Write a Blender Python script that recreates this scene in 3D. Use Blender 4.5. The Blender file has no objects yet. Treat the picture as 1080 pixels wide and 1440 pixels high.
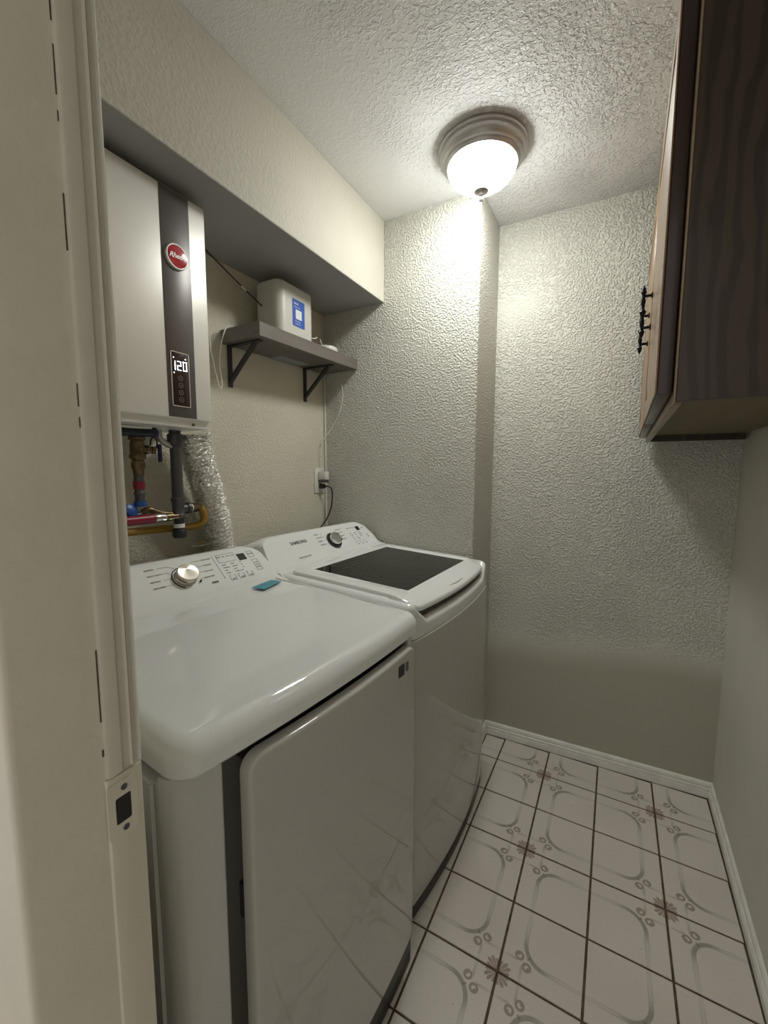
import bpy, bmesh, math, random
from mathutils import Vector, Matrix
random.seed(7)
PI = math.pi
C = bpy.context.scene.collection
SC = bpy.context.scene

# ------------------------------------------------------------------ camera, world, exposure
cam_d = bpy.data.cameras.new('camera')
cam = bpy.data.objects.new('camera', cam_d); C.objects.link(cam)
cam_d.sensor_fit = 'HORIZONTAL'; cam_d.sensor_width = 36.0
cam_d.lens = 579.0 / 1080.0 * 36.0
cam_d.clip_start = 0.01
Rw = ((0.87223849, 0.48907323, 0.0027187), (-0.48628251, 0.86782835, -0.10199643), (-0.05224308, 0.08764315, 0.99478105))
# world->camera rows: right = Rw[0], down = -Rw[2], forward = Rw[1]
rt, fw, up = Vector(Rw[0]), Vector(Rw[1]), Vector(Rw[2])
cam.matrix_world = Matrix(((rt.x, up.x, -fw.x, 0.41341), (rt.y, up.y, -fw.y, -1.82347), (rt.z, up.z, -fw.z, 1.33975), (0, 0, 0, 1)))
SC.camera = cam
w = bpy.data.worlds.new('world'); SC.world = w; w.use_nodes = True
w.node_tree.nodes['Background'].inputs[0].default_value = (1.0, 0.955, 0.89, 1)
w.node_tree.nodes['Background'].inputs[1].default_value = 0.56
SC.view_settings.view_transform = 'Standard'; SC.view_settings.look = 'None'
SC.view_settings.exposure = 0.32; SC.view_settings.gamma = 1.0
SC.view_settings.use_curve_mapping = False
LAMP_STRENGTH = 40.0

# ------------------------------------------------------------------ materials
class NT:
    def __init__(s, name):
        s.m = bpy.data.materials.new(name); s.m.use_nodes = True
        s.t = s.m.node_tree; s.b = s.t.nodes['Principled BSDF']
    def n(s, kind, **kw):
        x = s.t.nodes.new(kind)
        for k, v in kw.items(): setattr(x, k, v)
        return x
    def link(s, a, b): s.t.links.new(a, b)
    def inp(s, sock, v):
        if hasattr(v, 'links') or isinstance(v, bpy.types.NodeSocket): s.link(v, sock)
        else: sock.default_value = v
    def math(s, op, a, b=0.0, c=0.0):
        x = s.n('ShaderNodeMath', operation=op)
        s.inp(x.inputs[0], a)
        s.inp(x.inputs[1], b)
        if op in ('SMOOTH_MIN', 'COMPARE', 'MULTIPLY_ADD', 'SMOOTH_MAX'): s.inp(x.inputs[2], c)
        return x.outputs[0]
    def step(s, v, lo, hi):                    # smoothstep 0..1
        x = s.n('ShaderNodeMapRange', interpolation_type='SMOOTHSTEP')
        s.inp(x.inputs[0], v); x.inputs[1].default_value = lo; x.inputs[2].default_value = hi
        x.inputs[3].default_value = 0; x.inputs[4].default_value = 1
        return x.outputs[0]
    def mix(s, f, a, b):
        x = s.n('ShaderNodeMix', data_type='RGBA')
        s.inp(x.inputs[0], f)
        for i, v in ((6, a), (7, b)):
            s.inp(x.inputs[i], (*v, 1) if isinstance(v, tuple) and len(v) == 3 else v)
        return x.outputs[2]
    def noise(s, co, scale, detail=2, rough=0.5, dist=0.0):
        x = s.n('ShaderNodeTexNoise'); s.link(co, x.inputs['Vector'])
        x.inputs['Scale'].default_value = scale; x.inputs['Detail'].default_value = detail
        x.inputs['Roughness'].default_value = rough; x.inputs['Distortion'].default_value = dist
        return x.outputs[0]
    def pos(s): return s.n('ShaderNodeNewGeometry').outputs['Position']
    def obj(s): return s.n('ShaderNodeTexCoord').outputs['Object']
    def bump(s, h, dist, strength=1.0):
        x = s.n('ShaderNodeBump'); x.inputs['Distance'].default_value = dist
        s.inp(x.inputs['Strength'], strength); s.link(h, x.inputs['Height'])
        s.link(x.outputs[0], s.b.inputs['Normal'])

def simple(name, col, rough=0.5, metal=0.0, coat=0.0, var=0.0, vscale=30, bump=0.0, bscale=200, spec=0.5, emit=None, es=0):
    k = NT(name)
    k.b.inputs['Roughness'].default_value = rough; k.b.inputs['Metallic'].default_value = metal
    k.b.inputs['Coat Weight'].default_value = coat; k.b.inputs['Coat Roughness'].default_value = 0.05
    k.b.inputs['Specular IOR Level'].default_value = spec
    if var > 0:
        co = k.obj(); f = k.step(k.noise(co, vscale, 3), 0.35, 0.65)
        k.link(k.mix(f, tuple(c * (1 - var) for c in col), tuple(min(1, c * (1 + var)) for c in col)), k.b.inputs['Base Color'])
    else:
        k.b.inputs['Base Color'].default_value = (*col, 1)
    if bump > 0: k.bump(k.noise(k.obj(), bscale, 2), bump)
    if emit:
        k.b.inputs['Emission Color'].default_value = (*emit, 1); k.b.inputs['Emission Strength'].default_value = es
    return k.m

def wall_mat(name, col, scale=70, dist=0.002, lo=0.42, hi=0.62, smooth_below=None, lowshade=None, mask_scale=2.5, mask_lo=0.2, mask_hi=0.45):
    k = NT(name); p = k.pos()
    k.b.inputs['Roughness'].default_value = 0.62; k.b.inputs['Specular IOR Level'].default_value = 0.35
    a = k.step(k.noise(p, scale, 2.0, 0.5, 0.0), lo, hi)
    fine = k.noise(p, scale * 3.2, 1.5)
    h = k.math('MULTIPLY_ADD', fine, 0.18, a)
    m = k.step(k.noise(p, mask_scale, 1.0), mask_lo, mask_hi)
    m = k.math('MULTIPLY_ADD', m, 0.6, 0.4)
    colr = k.mix(k.step(k.noise(p, 3.0, 2), 0.35, 0.65), tuple(c * 0.97 for c in col), tuple(c * 1.03 for c in col))
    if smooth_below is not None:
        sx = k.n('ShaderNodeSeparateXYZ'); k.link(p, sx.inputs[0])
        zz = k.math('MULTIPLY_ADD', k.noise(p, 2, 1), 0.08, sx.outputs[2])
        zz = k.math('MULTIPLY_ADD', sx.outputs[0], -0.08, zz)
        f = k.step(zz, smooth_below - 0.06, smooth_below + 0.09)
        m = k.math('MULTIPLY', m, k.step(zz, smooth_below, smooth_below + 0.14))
        if lowshade: colr = k.mix(f, lowshade, colr)  # lower wall darkened in colour for the lamplight fading towards the floor
    h = k.math('MULTIPLY', h, m)
    k.link(colr, k.b.inputs['Base Color'])
    k.bump(h, dist)
    return k.m

PAINT = (0.635, 0.63, 0.56)
M = {}
M['wall'] = wall_mat('wall_paint_orange_peel', PAINT, 125, 0.0042, 0.40, 0.70)
M['wall_far'] = wall_mat('far_wall_paint', PAINT, 125, 0.0044, 0.40, 0.70, smooth_below=0.50, lowshade=(0.44, 0.43, 0.35))
M['wall_back'] = wall_mat('back_wall_paint', (0.63, 0.60, 0.49), 130, 0.0014)
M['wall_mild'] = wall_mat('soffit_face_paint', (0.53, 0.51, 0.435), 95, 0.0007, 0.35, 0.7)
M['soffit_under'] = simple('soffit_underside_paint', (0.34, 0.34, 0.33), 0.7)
M['wall_smooth'] = wall_mat('smooth_wall_paint', (0.62, 0.605, 0.54), 120, 0.0004, 0.3, 0.8)
M['jamb'] = simple('door_jamb_paint', (0.68, 0.64, 0.54), 0.5, var=0.03, vscale=6, bump=0.0008, bscale=60)
M['trim_gloss'] = simple('glossy_trim_paint', (0.60, 0.575, 0.50), 0.25, bump=0.001, bscale=18, var=0.02)
M['base'] = simple('baseboard_paint', (0.80, 0.79, 0.74), 0.4, var=0.05, vscale=20)
def ceiling_mat():
    k = NT('ceiling_slap_texture'); p = k.pos()
    k.b.inputs['Base Color'].default_value = (0.80, 0.80, 0.795, 1)
    k.b.inputs['Roughness'].default_value = 0.6
    st = k.n('ShaderNodeMapping'); k.link(p, st.inputs[0]); st.inputs['Rotation'].default_value = (0, 0, 0.6); st.inputs['Scale'].default_value = (1, 1.9, 1)
    a = k.step(k.noise(st.outputs[0], 56, 2.5, 0.5, 1.1), 0.48, 0.60)
    b = k.step(k.noise(p, 85, 2, 0.5, 0.3), 0.5, 0.62)
    big = k.noise(p, 3.2, 1)
    f = k.step(big, 0.42, 0.58)
    hh = k.math('ADD', k.math('MULTIPLY', a, f), k.math('MULTIPLY', b, 0.6))
    # smoother patch close to the soffit (left)
    sx = k.n('ShaderNodeSeparateXYZ'); k.link(p, sx.inputs[0])
    sm = k.step(k.math('MULTIPLY_ADD', big, 0.35, sx.outputs[0]), -0.25, 0.10)
    sm = k.math('MULTIPLY_ADD', sm, 0.85, 0.15)
    k.bump(k.math('MULTIPLY', hh, sm), 0.0030)
    return k.m
M['ceiling'] = ceiling_mat()
M['grout'] = simple('brown_grout', (0.10, 0.066, 0.045), 0.85, var=0.35, vscale=40)

def tile_mat():
    k = NT('printed_ceramic_tile')
    uv = k.n('ShaderNodeTexCoord').outputs['UV']
    s = k.n('ShaderNodeSeparateXYZ'); k.link(uv, s.inputs[0]); u, v = s.outputs[0], s.outputs[1]
    h, r = 0.73, 0.27
    qx = k.math('SUBTRACT', u, h - r); qy = k.math('SUBTRACT', v, h - r)
    mx = k.math('MAXIMUM', qx, 0.0); my = k.math('MAXIMUM', qy, 0.0)
    ln = k.math('SQRT', k.math('ADD', k.math('MULTIPLY', mx, mx), k.math('MULTIPLY', my, my)))
    d = k.math('SUBTRACT', k.math('ADD', ln, k.math('MINIMUM', k.math('MAXIMUM', qx, qy), 0.0)), r)
    ad = k.math('ABSOLUTE', d)
    band = k.math('SUBTRACT', 1.0, k.step(ad, 0.022, 0.034))
    edge = k.math('MULTIPLY', band, k.step(ad, 0.012, 0.024))
    mn = k.math('MINIMUM', u, v)
    corner = k.step(mn, 0.30, 0.56)
    ring = k.math('MAXIMUM', k.math('MULTIPLY', band, k.math('MULTIPLY_ADD', corner, 0.62, 0.16)), k.math('MULTIPLY', edge, k.math('MULTIPLY_ADD', k.step(mn, 0.02, 0.3), 0.38, 0.10)))
    # flower quarter at (1,1)
    px = k.math('SUBTRACT', 1.0, u); py = k.math('SUBTRACT', 1.0, v)
    rho = k.math('SQRT', k.math('ADD', k.math('MULTIPLY', px, px), k.math('MULTIPLY', py, py)))
    phi = k.math('ARCTAN2', py, px)
    saw = k.math('ABSOLUTE', k.math('SINE', k.math('MULTIPLY', phi, 8.0)))
    lob = k.math('ABSOLUTE', k.math('SINE', k.math('MULTIPLY', phi, 2.0)))
    lim = k.math('ADD', k.math('MULTIPLY_ADD', saw, 0.045, 0.085), k.math('MULTIPLY', lob, 0.055))
    fl = k.math('SUBTRACT', 1.0, k.step(k.math('SUBTRACT', rho, lim), -0.008, 0.006))
    gap = k.math('MAXIMUM', k.step(saw, 0.12, 0.35), k.math('SUBTRACT', 1.0, k.step(rho, 0.04, 0.07)))
    fl = k.math('MULTIPLY', fl, gap)
    # two curls + leaf around (.26,.26), plus faint stems
    def dist(cx, cy, sx_=1.0):
        a = k.math('SUBTRACT', px, cx); b = k.math('SUBTRACT', py, cy)
        return k.math('SQRT', k.math('ADD', k.math('MULTIPLY', a, a), k.math('MULTIPLY', b, b)))
    def ringm(dd, rad, w_): return k.math('SUBTRACT', 1.0, k.step(k.math('ABSOLUTE', k.math('SUBTRACT', dd, rad)), w_, w_ + 0.010))
    def blob(dd, rad): return k.math('SUBTRACT', 1.0, k.step(dd, rad, rad + 0.010))
    c = k.math('MAXIMUM', ringm(dist(0.325, 0.220), 0.044, 0.011), ringm(dist(0.220, 0.325), 0.044, 0.011))
    c = k.math('MAXIMUM', c, blob(dist(0.350, 0.200), 0.022)); c = k.math('MAXIMUM', c, blob(dist(0.200, 0.350), 0.022))
    c = k.math('MAXIMUM', c, blob(dist(0.345, 0.345), 0.010)); c = k.math('MAXIMUM', c, blob(dist(0.325, 0.325), 0.008))
    def stem(a, b):   # |a-.27| thin while b<.22
        t = k.math('SUBTRACT', 1.0, k.step(k.math('ABSOLUTE', k.math('SUBTRACT', a, 0.265)), 0.012, 0.022))
        return k.math('MULTIPLY', t, k.math('MULTIPLY', k.math('SUBTRACT', 1.0, k.step(b, 0.18, 0.24)), k.math('MULTIPLY_ADD', k.step(b, 0.0, 0.2), 0.35, 0.12)))
    c = k.math('MAXIMUM', k.math('MULTIPLY', c, 0.85), k.math('MAXIMUM', stem(px, py), stem(py, px)))
    p = k.pos()
    base = k.mix(k.step(k.noise(p, 2.2, 2), 0.35, 0.65), (0.64, 0.59, 0.535), (0.70, 0.65, 0.59))
    spk = k.step(k.noise(p, 260, 2), 0.56, 0.70)
    base = k.mix(k.math('MULTIPLY', spk, 0.22), base, (0.33, 0.295, 0.26))
    col = k.mix(k.math('MULTIPLY', ring, 0.88), base, (0.205, 0.185, 0.155))
    col = k.mix(k.math('MULTIPLY', fl, 0.80), col, (0.30, 0.195, 0.150))
    col = k.mix(k.math('MULTIPLY', c, 0.85), col, (0.20, 0.165, 0.135))
    dirt = k.step(k.noise(p, 60, 1), 0.775, 0.79)
    col = k.mix(k.math('MULTIPLY', dirt, 0.6), col, (0.12, 0.08, 0.05))
    k.link(col, k.b.inputs['Base Color'])
    k.b.inputs['Roughness'].default_value = 0.33
    k.bump(k.noise(p, 35, 2), 0.0006)
    return k.m
M['tile'] = tile_mat()
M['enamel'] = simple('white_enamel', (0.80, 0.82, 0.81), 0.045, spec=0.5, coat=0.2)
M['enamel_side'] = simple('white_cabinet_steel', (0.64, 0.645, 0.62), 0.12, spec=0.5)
M['enamel_gray'] = simple('grey_console_end', (0.33, 0.34, 0.34), 0.4)
M['recess_grey'] = simple('grey_recess', (0.22, 0.22, 0.205), 0.45)
M['recess'] = simple('dark_recess', (0.05, 0.05, 0.047), 0.6)
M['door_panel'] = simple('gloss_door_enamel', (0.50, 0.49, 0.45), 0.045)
M['panel'] = simple('console_plastic', (0.80, 0.815, 0.80), 0.14, coat=0.2)
M['ink'] = simple('grey_print', (0.10, 0.105, 0.11), 0.6)
M['ink_light'] = simple('light_grey_print', (0.30, 0.31, 0.31), 0.6)
M['black'] = simple('black_plastic', (0.012, 0.012, 0.013), 0.3)
M['black_metal'] = simple('black_powder_coat', (0.02, 0.02, 0.022), 0.5)
M['red_led'] = simple('dark_display', (0.008, 0.006, 0.006), 0.12)
def steel_mat():
    k = NT('brushed_steel'); co = k.obj()
    k.b.inputs['Metallic'].default_value = 1; k.b.inputs['Base Color'].default_value = (0.66, 0.60, 0.53, 1)
    k.b.inputs['Roughness'].default_value = 0.28; k.b.inputs['Anisotropic'].default_value = 0.8
    t = k.n('ShaderNodeTangent', direction_type='RADIAL', axis='Z'); k.link(t.outputs[0], k.b.inputs['Tangent'])
    return k.m
M['steel'] = steel_mat()
M['knob_dark'] = simple('dark_chrome', (0.09, 0.085, 0.08), 0.2, 0.9)
M['chrome'] = simple('chrome', (0.7, 0.7, 0.7), 0.12, 1.0)
M['nickel'] = simple('brushed_nickel', (0.46, 0.44, 0.43), 0.36, 0.75)
M['tape'] = simple('blue_tape', (0.06, 0.30, 0.38), 0.45)
M['gasket'] = simple('shelf_tag', (0.30, 0.31, 0.33), 0.5)
M['heater'] = simple('heater_silver_paint', (0.80, 0.785, 0.735), 0.36, 0.25)
M['heater_dark'] = simple('heater_charcoal_stripe', (0.13, 0.12, 0.115), 0.35, 0.4)
M['heater_screen'] = simple('heater_control_glass', (0.035, 0.022, 0.020), 0.15)
M['screen_btn'] = simple('control_button_print', (0.20, 0.17, 0.16), 0.5)
M['led'] = simple('lit_digits', (0.9, 0.95, 1.0), 0.5, emit=(0.85, 0.93, 1.0), es=2.2)
M['red_badge'] = simple('red_badge_enamel', (0.50, 0.015, 0.03), 0.15, coat=0.5)
M['silver'] = simple('silver_print', (0.75, 0.73, 0.72), 0.3, 0.6)
def foil_mat():
    k = NT('crinkled_foil'); co = k.obj()
    k.b.inputs['Metallic'].default_value = 1; k.b.inputs['Base Color'].default_value = (0.88, 0.87, 0.84, 1)
    k.b.inputs['Roughness'].default_value = 0.17
    mp = k.n('ShaderNodeMapping'); k.link(co, mp.inputs[0]); mp.inputs['Scale'].default_value = (1, 1, 3.0)
    k.bump(k.noise(mp.outputs[0], 55, 3, 0.6, 0.8), 0.010)
    return k.m
M['foil'] = foil_mat()
M['pvc'] = simple('grey_plastic_pipe', (0.055, 0.055, 0.058), 0.3)
M['iron'] = simple('galvanised_iron', (0.10, 0.096, 0.10), 0.42, 0.5, bump=0.001, bscale=120)
M['brass'] = simple('tarnished_brass', (0.16, 0.115, 0.065), 0.36, 0.85, var=0.2, vscale=60)
M['blue'] = simple('blue_plastic', (0.012, 0.07, 0.30), 0.35)
M['navy'] = simple('navy_handle', (0.012, 0.014, 0.07), 0.4)
M['hose_dark'] = simple('dark_blue_hose', (0.008, 0.014, 0.028), 0.35)
M['red_hose'] = simple('red_pipe', (0.21, 0.010, 0.03), 0.35)
M['yellow'] = simple('yellow_gas_hose', (0.33, 0.19, 0.02), 0.45)
M['white_plastic'] = simple('white_plastic', (0.68, 0.665, 0.61), 0.35)
M['router'] = simple('router_shell', (0.56, 0.55, 0.50), 0.42)
M['card_blue'] = simple('blue_card', (0.015, 0.085, 0.42), 0.4)
M['card_white'] = simple('white_print', (0.75, 0.78, 0.80), 0.5)
def wood_mat(name, c1, c2, rough, coat, scale=1.0, rings=False, axis='z'):
    k = NT(name); p = k.pos()
    mp = k.n('ShaderNodeMapping'); k.link(p, mp.inputs[0])
    mp.inputs['Scale'].default_value = {'z': (1, 1, 0.16), 'y': (1, 0.08, 1)}[axis]
    if rings:
        wv = k.n('ShaderNodeTexWave', wave_type='RINGS', rings_direction='SPHERICAL'); mp.inputs['Location'].default_value = (-0.66, 0.9, -0.29)
        mp.inputs['Scale'].default_value = (1, 1, 0.17)
        k.link(mp.outputs[0], wv.inputs['Vector']); wv.inputs['Scale'].default_value = 15; wv.inputs['Distortion'].default_value = 5.0
        wv.inputs['Detail'].default_value = 2; wv.inputs['Detail Scale'].default_value = 2.2
        g = wv.outputs['Fac']
    else:
        g = k.noise(mp.outputs[0], 28 * scale, 4, 0.6, 0.6)
    f = k.step(g, 0.25, 0.75)
    f2 = k.noise(mp.outputs[0], 160 * scale, 2)
    f = k.math('MULTIPLY_ADD', f2, 0.3, k.math('MULTIPLY', f, 0.7))
    k.link(k.mix(f, c1, c2), k.b.inputs['Base Color'])
    k.b.inputs['Roughness'].default_value = rough; k.b.inputs['Coat Weight'].default_value = coat
    k.b.inputs['Coat Roughness'].default_value = 0.08
    return k.m
M['cab_wood'] = wood_mat('stained_cabinet_wood', (0.20, 0.105, 0.045), (0.33, 0.19, 0.09), 0.4, 0.3)
M['cab_end'] = wood_mat('dark_plywood_side', (0.020, 0.011, 0.007), (0.052, 0.033, 0.020), 0.42, 0.1, rings=True)
M['cab_edge'] = simple('dark_lacquered_edge', (0.028, 0.013, 0.010), 0.28, coat=0.15)
M['cab_under'] = wood_mat('plywood_underside', (0.13, 0.10, 0.05), (0.19, 0.15, 0.08), 0.6, 0.0, axis='y')
M['cab_frame'] = wood_mat('face_frame_wood', (0.22, 0.15, 0.09), (0.34, 0.25, 0.16), 0.4, 0.2)
M['shelf'] = wood_mat('grey_brown_laminate', (0.115, 0.10, 0.088), (0.18, 0.155, 0.135), 0.45, 0.0, axis='y')
M['iron_black'] = simple('wrought_black', (0.008, 0.007, 0.007), 0.35, 0.5)
def glass_mat():
    k = NT('tinted_lid_glass')
    k.b.inputs['Base Color'].default_value = (0.045, 0.05, 0.048, 1); k.b.inputs['Transmission Weight'].default_value = 1.0
    k.b.inputs['Roughness'].default_value = 0.02; k.b.inputs['IOR'].default_value = 1.45
    return k.m
M['glass'] = glass_mat()
M['tub'] = simple('washer_tub', (0.15, 0.155, 0.155), 0.4); M['drum'] = simple('drum_steel', (0.05, 0.05, 0.052), 0.35, 0.6)
def lampglass():
    k = NT('lit_lamp_glass')
    k.b.inputs['Base Color'].default_value = (0.9, 0.92, 0.85, 1); k.b.inputs['Roughness'].default_value = 0.4
    k.b.inputs['Emission Color'].default_value = (0.985, 1.0, 0.955, 1)
    # emission weighted towards the underside, to ease the glare on the wall beside it
    sx = k.n('ShaderNodeSeparateXYZ'); k.link(k.pos(), sx.inputs[0])
    low = k.step(sx.outputs[2], 2.322, 2.385)
    k.link(k.math('MULTIPLY_ADD', low, -LAMP_STRENGTH * 1.0, LAMP_STRENGTH * 1.6), k.b.inputs['Emission Strength'])
    return k.m
M['lamp'] = lampglass()

# ------------------------------------------------------------------ helpers
def wl(o):
    v = Vector((0, 0, 0))
    while o: v += o.location; o = o.parent
    return v
def obj(name, bm, mat, parent=None, smooth=True, kind=None, label=None, ang=38):
    """bm is in world coordinates; it is linked as ONE object under parent."""
    if parent is not None: bmesh.ops.translate(bm, verts=bm.verts, vec=-wl(parent))
    me = bpy.data.meshes.new(name)
    bmesh.ops.recalc_face_normals(bm, faces=bm.faces)
    bm.to_mesh(me); bm.free()
    me.materials.append(mat if not isinstance(mat, str) else M[mat])
    if smooth:
        me.polygons.foreach_set('use_smooth', [True] * len(me.polygons))
        me.set_sharp_from_angle(angle=math.radians(ang))
    o = bpy.data.objects.new(name, me); C.objects.link(o)
    o.parent = parent
    if kind: o['kind'] = kind
    if label: o['label'] = label
    return o
def thing(name, label, cat, loc, group=None):
    o = bpy.data.objects.new(name, None); C.objects.link(o); o.location = loc; o.empty_display_size = 0.05
    o['label'] = label; o['category'] = cat
    if group: o['group'] = group
    return o
def tag(o, label, cat, group=None):
    o['label'] = label; o['category'] = cat
    if group: o['group'] = group
    return o
def box(x0, x1, y0, y1, z0, z1, bev=0.0, seg=2, bm=None, f=None):
    b = bmesh.new()
    vs = [b.verts.new((x, y, z)) for x in (x0, x1) for y in (y0, y1) for z in (z0, z1)]
    for q in ((0, 1, 3, 2), (4, 6, 7, 5), (0, 4, 5, 1), (2, 3, 7, 6), (0, 2, 6, 4), (1, 5, 7, 3)): b.faces.new([vs[i] for i in q])
    bmesh.ops.recalc_face_normals(b, faces=b.faces)
    if bev > 0: bmesh.ops.bevel(b, geom=b.edges[:], offset=bev, segments=seg, affect='EDGES', profile=0.5)
    if f:
        for v in b.verts: v.co = Vector(f(v.co.x, v.co.y, v.co.z))
    if bm is None: return b
    merge(bm, b); return bm
def merge(bm, b):
    me = bpy.data.meshes.new('tmp'); b.to_mesh(me); b.free(); bm.from_mesh(me); bpy.data.meshes.remove(me); return bm
def loft(rings, caps=(True, True), bm=None, closed=True):
    bm = bm or bmesh.new()
    R = [[bm.verts.new(p) for p in r] for r in rings]
    n = len(R[0])
    for a, b in zip(R, R[1:]):
        for i in range(n if closed else n - 1):
            j = (i + 1) % n
            bm.faces.new((a[i], a[j], b[j], b[i]))
    if caps[0]: bm.faces.new(R[0][::-1])
    if caps[1]: bm.faces.new(R[-1])
    return bm
def rrect(a0, a1, b0, b1, r, n=5):
    """rounded rectangle outline in (a,b)"""
    r = max(1e-5, min(r, (a1 - a0) / 2 - 1e-5, (b1 - b0) / 2 - 1e-5)); out = []
    for cx, cy, s in ((a1 - r, b1 - r, 0), (a0 + r, b1 - r, 1), (a0 + r, b0 + r, 2), (a1 - r, b0 + r, 3)):
        for i in range(n + 1):
            t = PI / 2 * (s + i / n); out.append((cx + r * math.cos(t), cy + r * math.sin(t)))
    return out
def smoothpts(P, n=8):
    P = [Vector(p) for p in P]; out = []
    for i in range(len(P) - 1):
        p0 = P[max(i - 1, 0)]; p1 = P[i]; p2 = P[i + 1]; p3 = P[min(i + 2, len(P) - 1)]
        for k in range(n):
            t = k / n
            out.append(0.5 * ((2 * p1) + (-p0 + p2) * t + (2 * p0 - 5 * p1 + 4 * p2 - p3) * t * t + (-p0 + 3 * p1 - 3 * p2 + p3) * t ** 3))
    out.append(P[-1]); return out
def tube(P, r, n=10, bm=None, smooth=0, rfun=None):
    P = smoothpts(P, smooth) if smooth else [Vector(p) for p in P]
    rings = []; T = None; N = None
    for i, p in enumerate(P):
        t = (P[min(i + 1, len(P) - 1)] - P[max(i - 1, 0)]).normalized()
        if N is None:
            N = t.orthogonal().normalized()
        else:
            N = (N - t * N.dot(t)).normalized()
        B = t.cross(N); rr = r if rfun is None else rfun(i, len(P))
        rings.append([p + (N * math.cos(2 * PI * k / n) + B * math.sin(2 * PI * k / n)) * rr for k in range(n)])
    return loft(rings, bm=bm)
def lathe(prof, c, axis=(0, 0, 1), n=24, bm=None, caps=(True, True)):
    """prof: (radius, height along axis)"""
    a = Vector(axis).normalized(); N = a.orthogonal().normalized(); B = a.cross(N); c = Vector(c)
    rings = [[c + a * h + (N * math.cos(2 * PI * k / n) + B * math.sin(2 * PI * k / n)) * max(r, 1e-4) for k in range(n)] for r, h in prof]
    return loft(rings, caps=caps, bm=bm)
def cyl(p0, p1, r, n=16, bm=None, bev=0.0):
    p0, p1 = Vector(p0), Vector(p1); L = (p1 - p0).length
    prof = [(r, 0), (r, L)] if bev == 0 else [(r - bev, 0), (r, bev), (r, L - bev), (r - bev, L)]
    return lathe(prof, p0, p1 - p0, n, bm)
def extrude_profile(prof, f0, f1, bm=None):
    """prof points -> two ends through f0(p), f1(p)"""
    return loft([[f0(*p) for p in prof], [f1(*p) for p in prof]], bm=bm)
_dg = None
def text_bm(txt, size, f, depth=0.0004, align='CENTER', bold=0.0, shear=0.0, space=1.0):
    """flat lettering as a mesh; f(x, y, h) -> world"""
    cu = bpy.data.curves.new('t', 'FONT'); cu.body = txt; cu.size = size; cu.align_x = align; cu.align_y = 'CENTER'
    cu.extrude = depth; cu.offset = bold; cu.shear = shear; cu.space_character = space; cu.resolution_u = 2
    o = bpy.data.objects.new('t', cu); C.objects.link(o)
    dg = bpy.context.evaluated_depsgraph_get(); dg.update()
    me = bpy.data.meshes.new_from_object(o.evaluated_get(dg))
    b = bmesh.new(); b.from_mesh(me)
    bpy.data.objects.remove(o); bpy.data.curves.remove(cu); bpy.data.meshes.remove(me)
    for v in b.verts: v.co = Vector(f(v.co.x, v.co.y, v.co.z))
    return b

# ------------------------------------------------------------------ the setting
XL, YC, XCH, ZC = -0.886, -0.119, -0.105, 2.44        # left wall, alcove wall, alcove corner, ceiling
YN0, YN1 = -1.7025, -1.599                              # near wall (its two faces)
def far_y(x): return 0.172 + (x + 0.1) * 0.033
def right_x(y): return 0.825 + 0.012 * (y - 0.19)
T = 0.2055
def struct(name, bm, mat, parent=None, **kw):
    o = obj(name, bm, mat, parent, **kw)
    if parent is None: o['kind'] = 'structure'
    return o
floor = struct('floor', box(-1.05, 1.0, -2.6, 0.35, -0.12, -0.0035), 'grout', smooth=False)
# tiles: each its own object, cut where the walls stand
def tile_mesh(x0, x1, y0, y1, i, j, top=0.0):
    g = 0.0032; b = 0.0012
    X0, X1, Y0, Y1 = x0 + g, x1 - g, y0 + g, y1 - g
    bm = bmesh.new(); uvl = bm.loops.layers.uv.new('UVMap')
    lo = [(X0, Y0), (X1, Y0), (X1, Y1), (X0, Y1)]; hi = [(X0 + b, Y0 + b), (X1 - b, Y0 + b), (X1 - b, Y1 - b), (X0 + b, Y1 - b)]
    A = [bm.verts.new((*p, -0.006)) for p in lo]; B = [bm.verts.new((*p, top - b)) for p in lo]; D = [bm.verts.new((*p, top)) for p in hi]
    bm.faces.new(D)
    for k in range(4):
        m = (k + 1) % 4
        bm.faces.new((B[k], B[m], D[m], D[k])); bm.faces.new((A[k], A[m], B[m], B[k]))
    # ring corner is the (even, odd) grid corner, the flower the (odd, even) one
    cx = i if i % 2 == 0 else i + 1
    cy = j if j % 2 != 0 else j + 1
    for f in bm.faces:
        for l in f.loops:
            l[uvl].uv = (abs(l.vert.co.x / T - cx), abs(l.vert.co.y / T - cy))
    return bm
cache = {}
for i in range(-5, 4):
    for j in range(-11, 1):
        x0, x1, y0, y1 = i * T, (i + 1) * T, j * T, (j + 1) * T
        x0 = max(x0, XL + 0.004); x1 = min(x1, right_x(y0) - 0.012)
        y1c = far_y((x0 + x1) / 2) - 0.013
        if x1 <= XCH: y1c = YC - 0.004
        y1 = min(y1, y1c)
        if y1 - y0 < 0.02 or x1 - x0 < 0.02: continue
        full = (abs(x1 - x0 - T) < 1e-6 and abs(y1 - y0 - T) < 1e-6)
        if x0 < XCH < x1 and y1 > YC:        # the tile at the foot of the alcove corner: cut to its open side
            x0 = XCH + 0.012; full = False
        if full:
            key = (i % 2, j % 2)
            if key not in cache:
                bm = tile_mesh(x0, x1, y0, y1, i, j); bmesh.ops.translate(bm, verts=bm.verts, vec=(-x0, -y0, 0))
                o = obj('tile', bm, 'tile', floor, smooth=False); cache[key] = o.data
            else:
                o = bpy.data.objects.new('tile', cache[key]); C.objects.link(o); o.parent = floor
            o.location = (x0, y0, random.uniform(-0.0004, 0.0003))
        else:
            obj('tile', tile_mesh(x0, x1, y0, y1, i, j), 'tile', floor, smooth=False)
struct('ceiling', box(-1.05, 1.05, YN0 - 0.9, 0.35, ZC, ZC + 0.1), 'ceiling', smooth=False)
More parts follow.
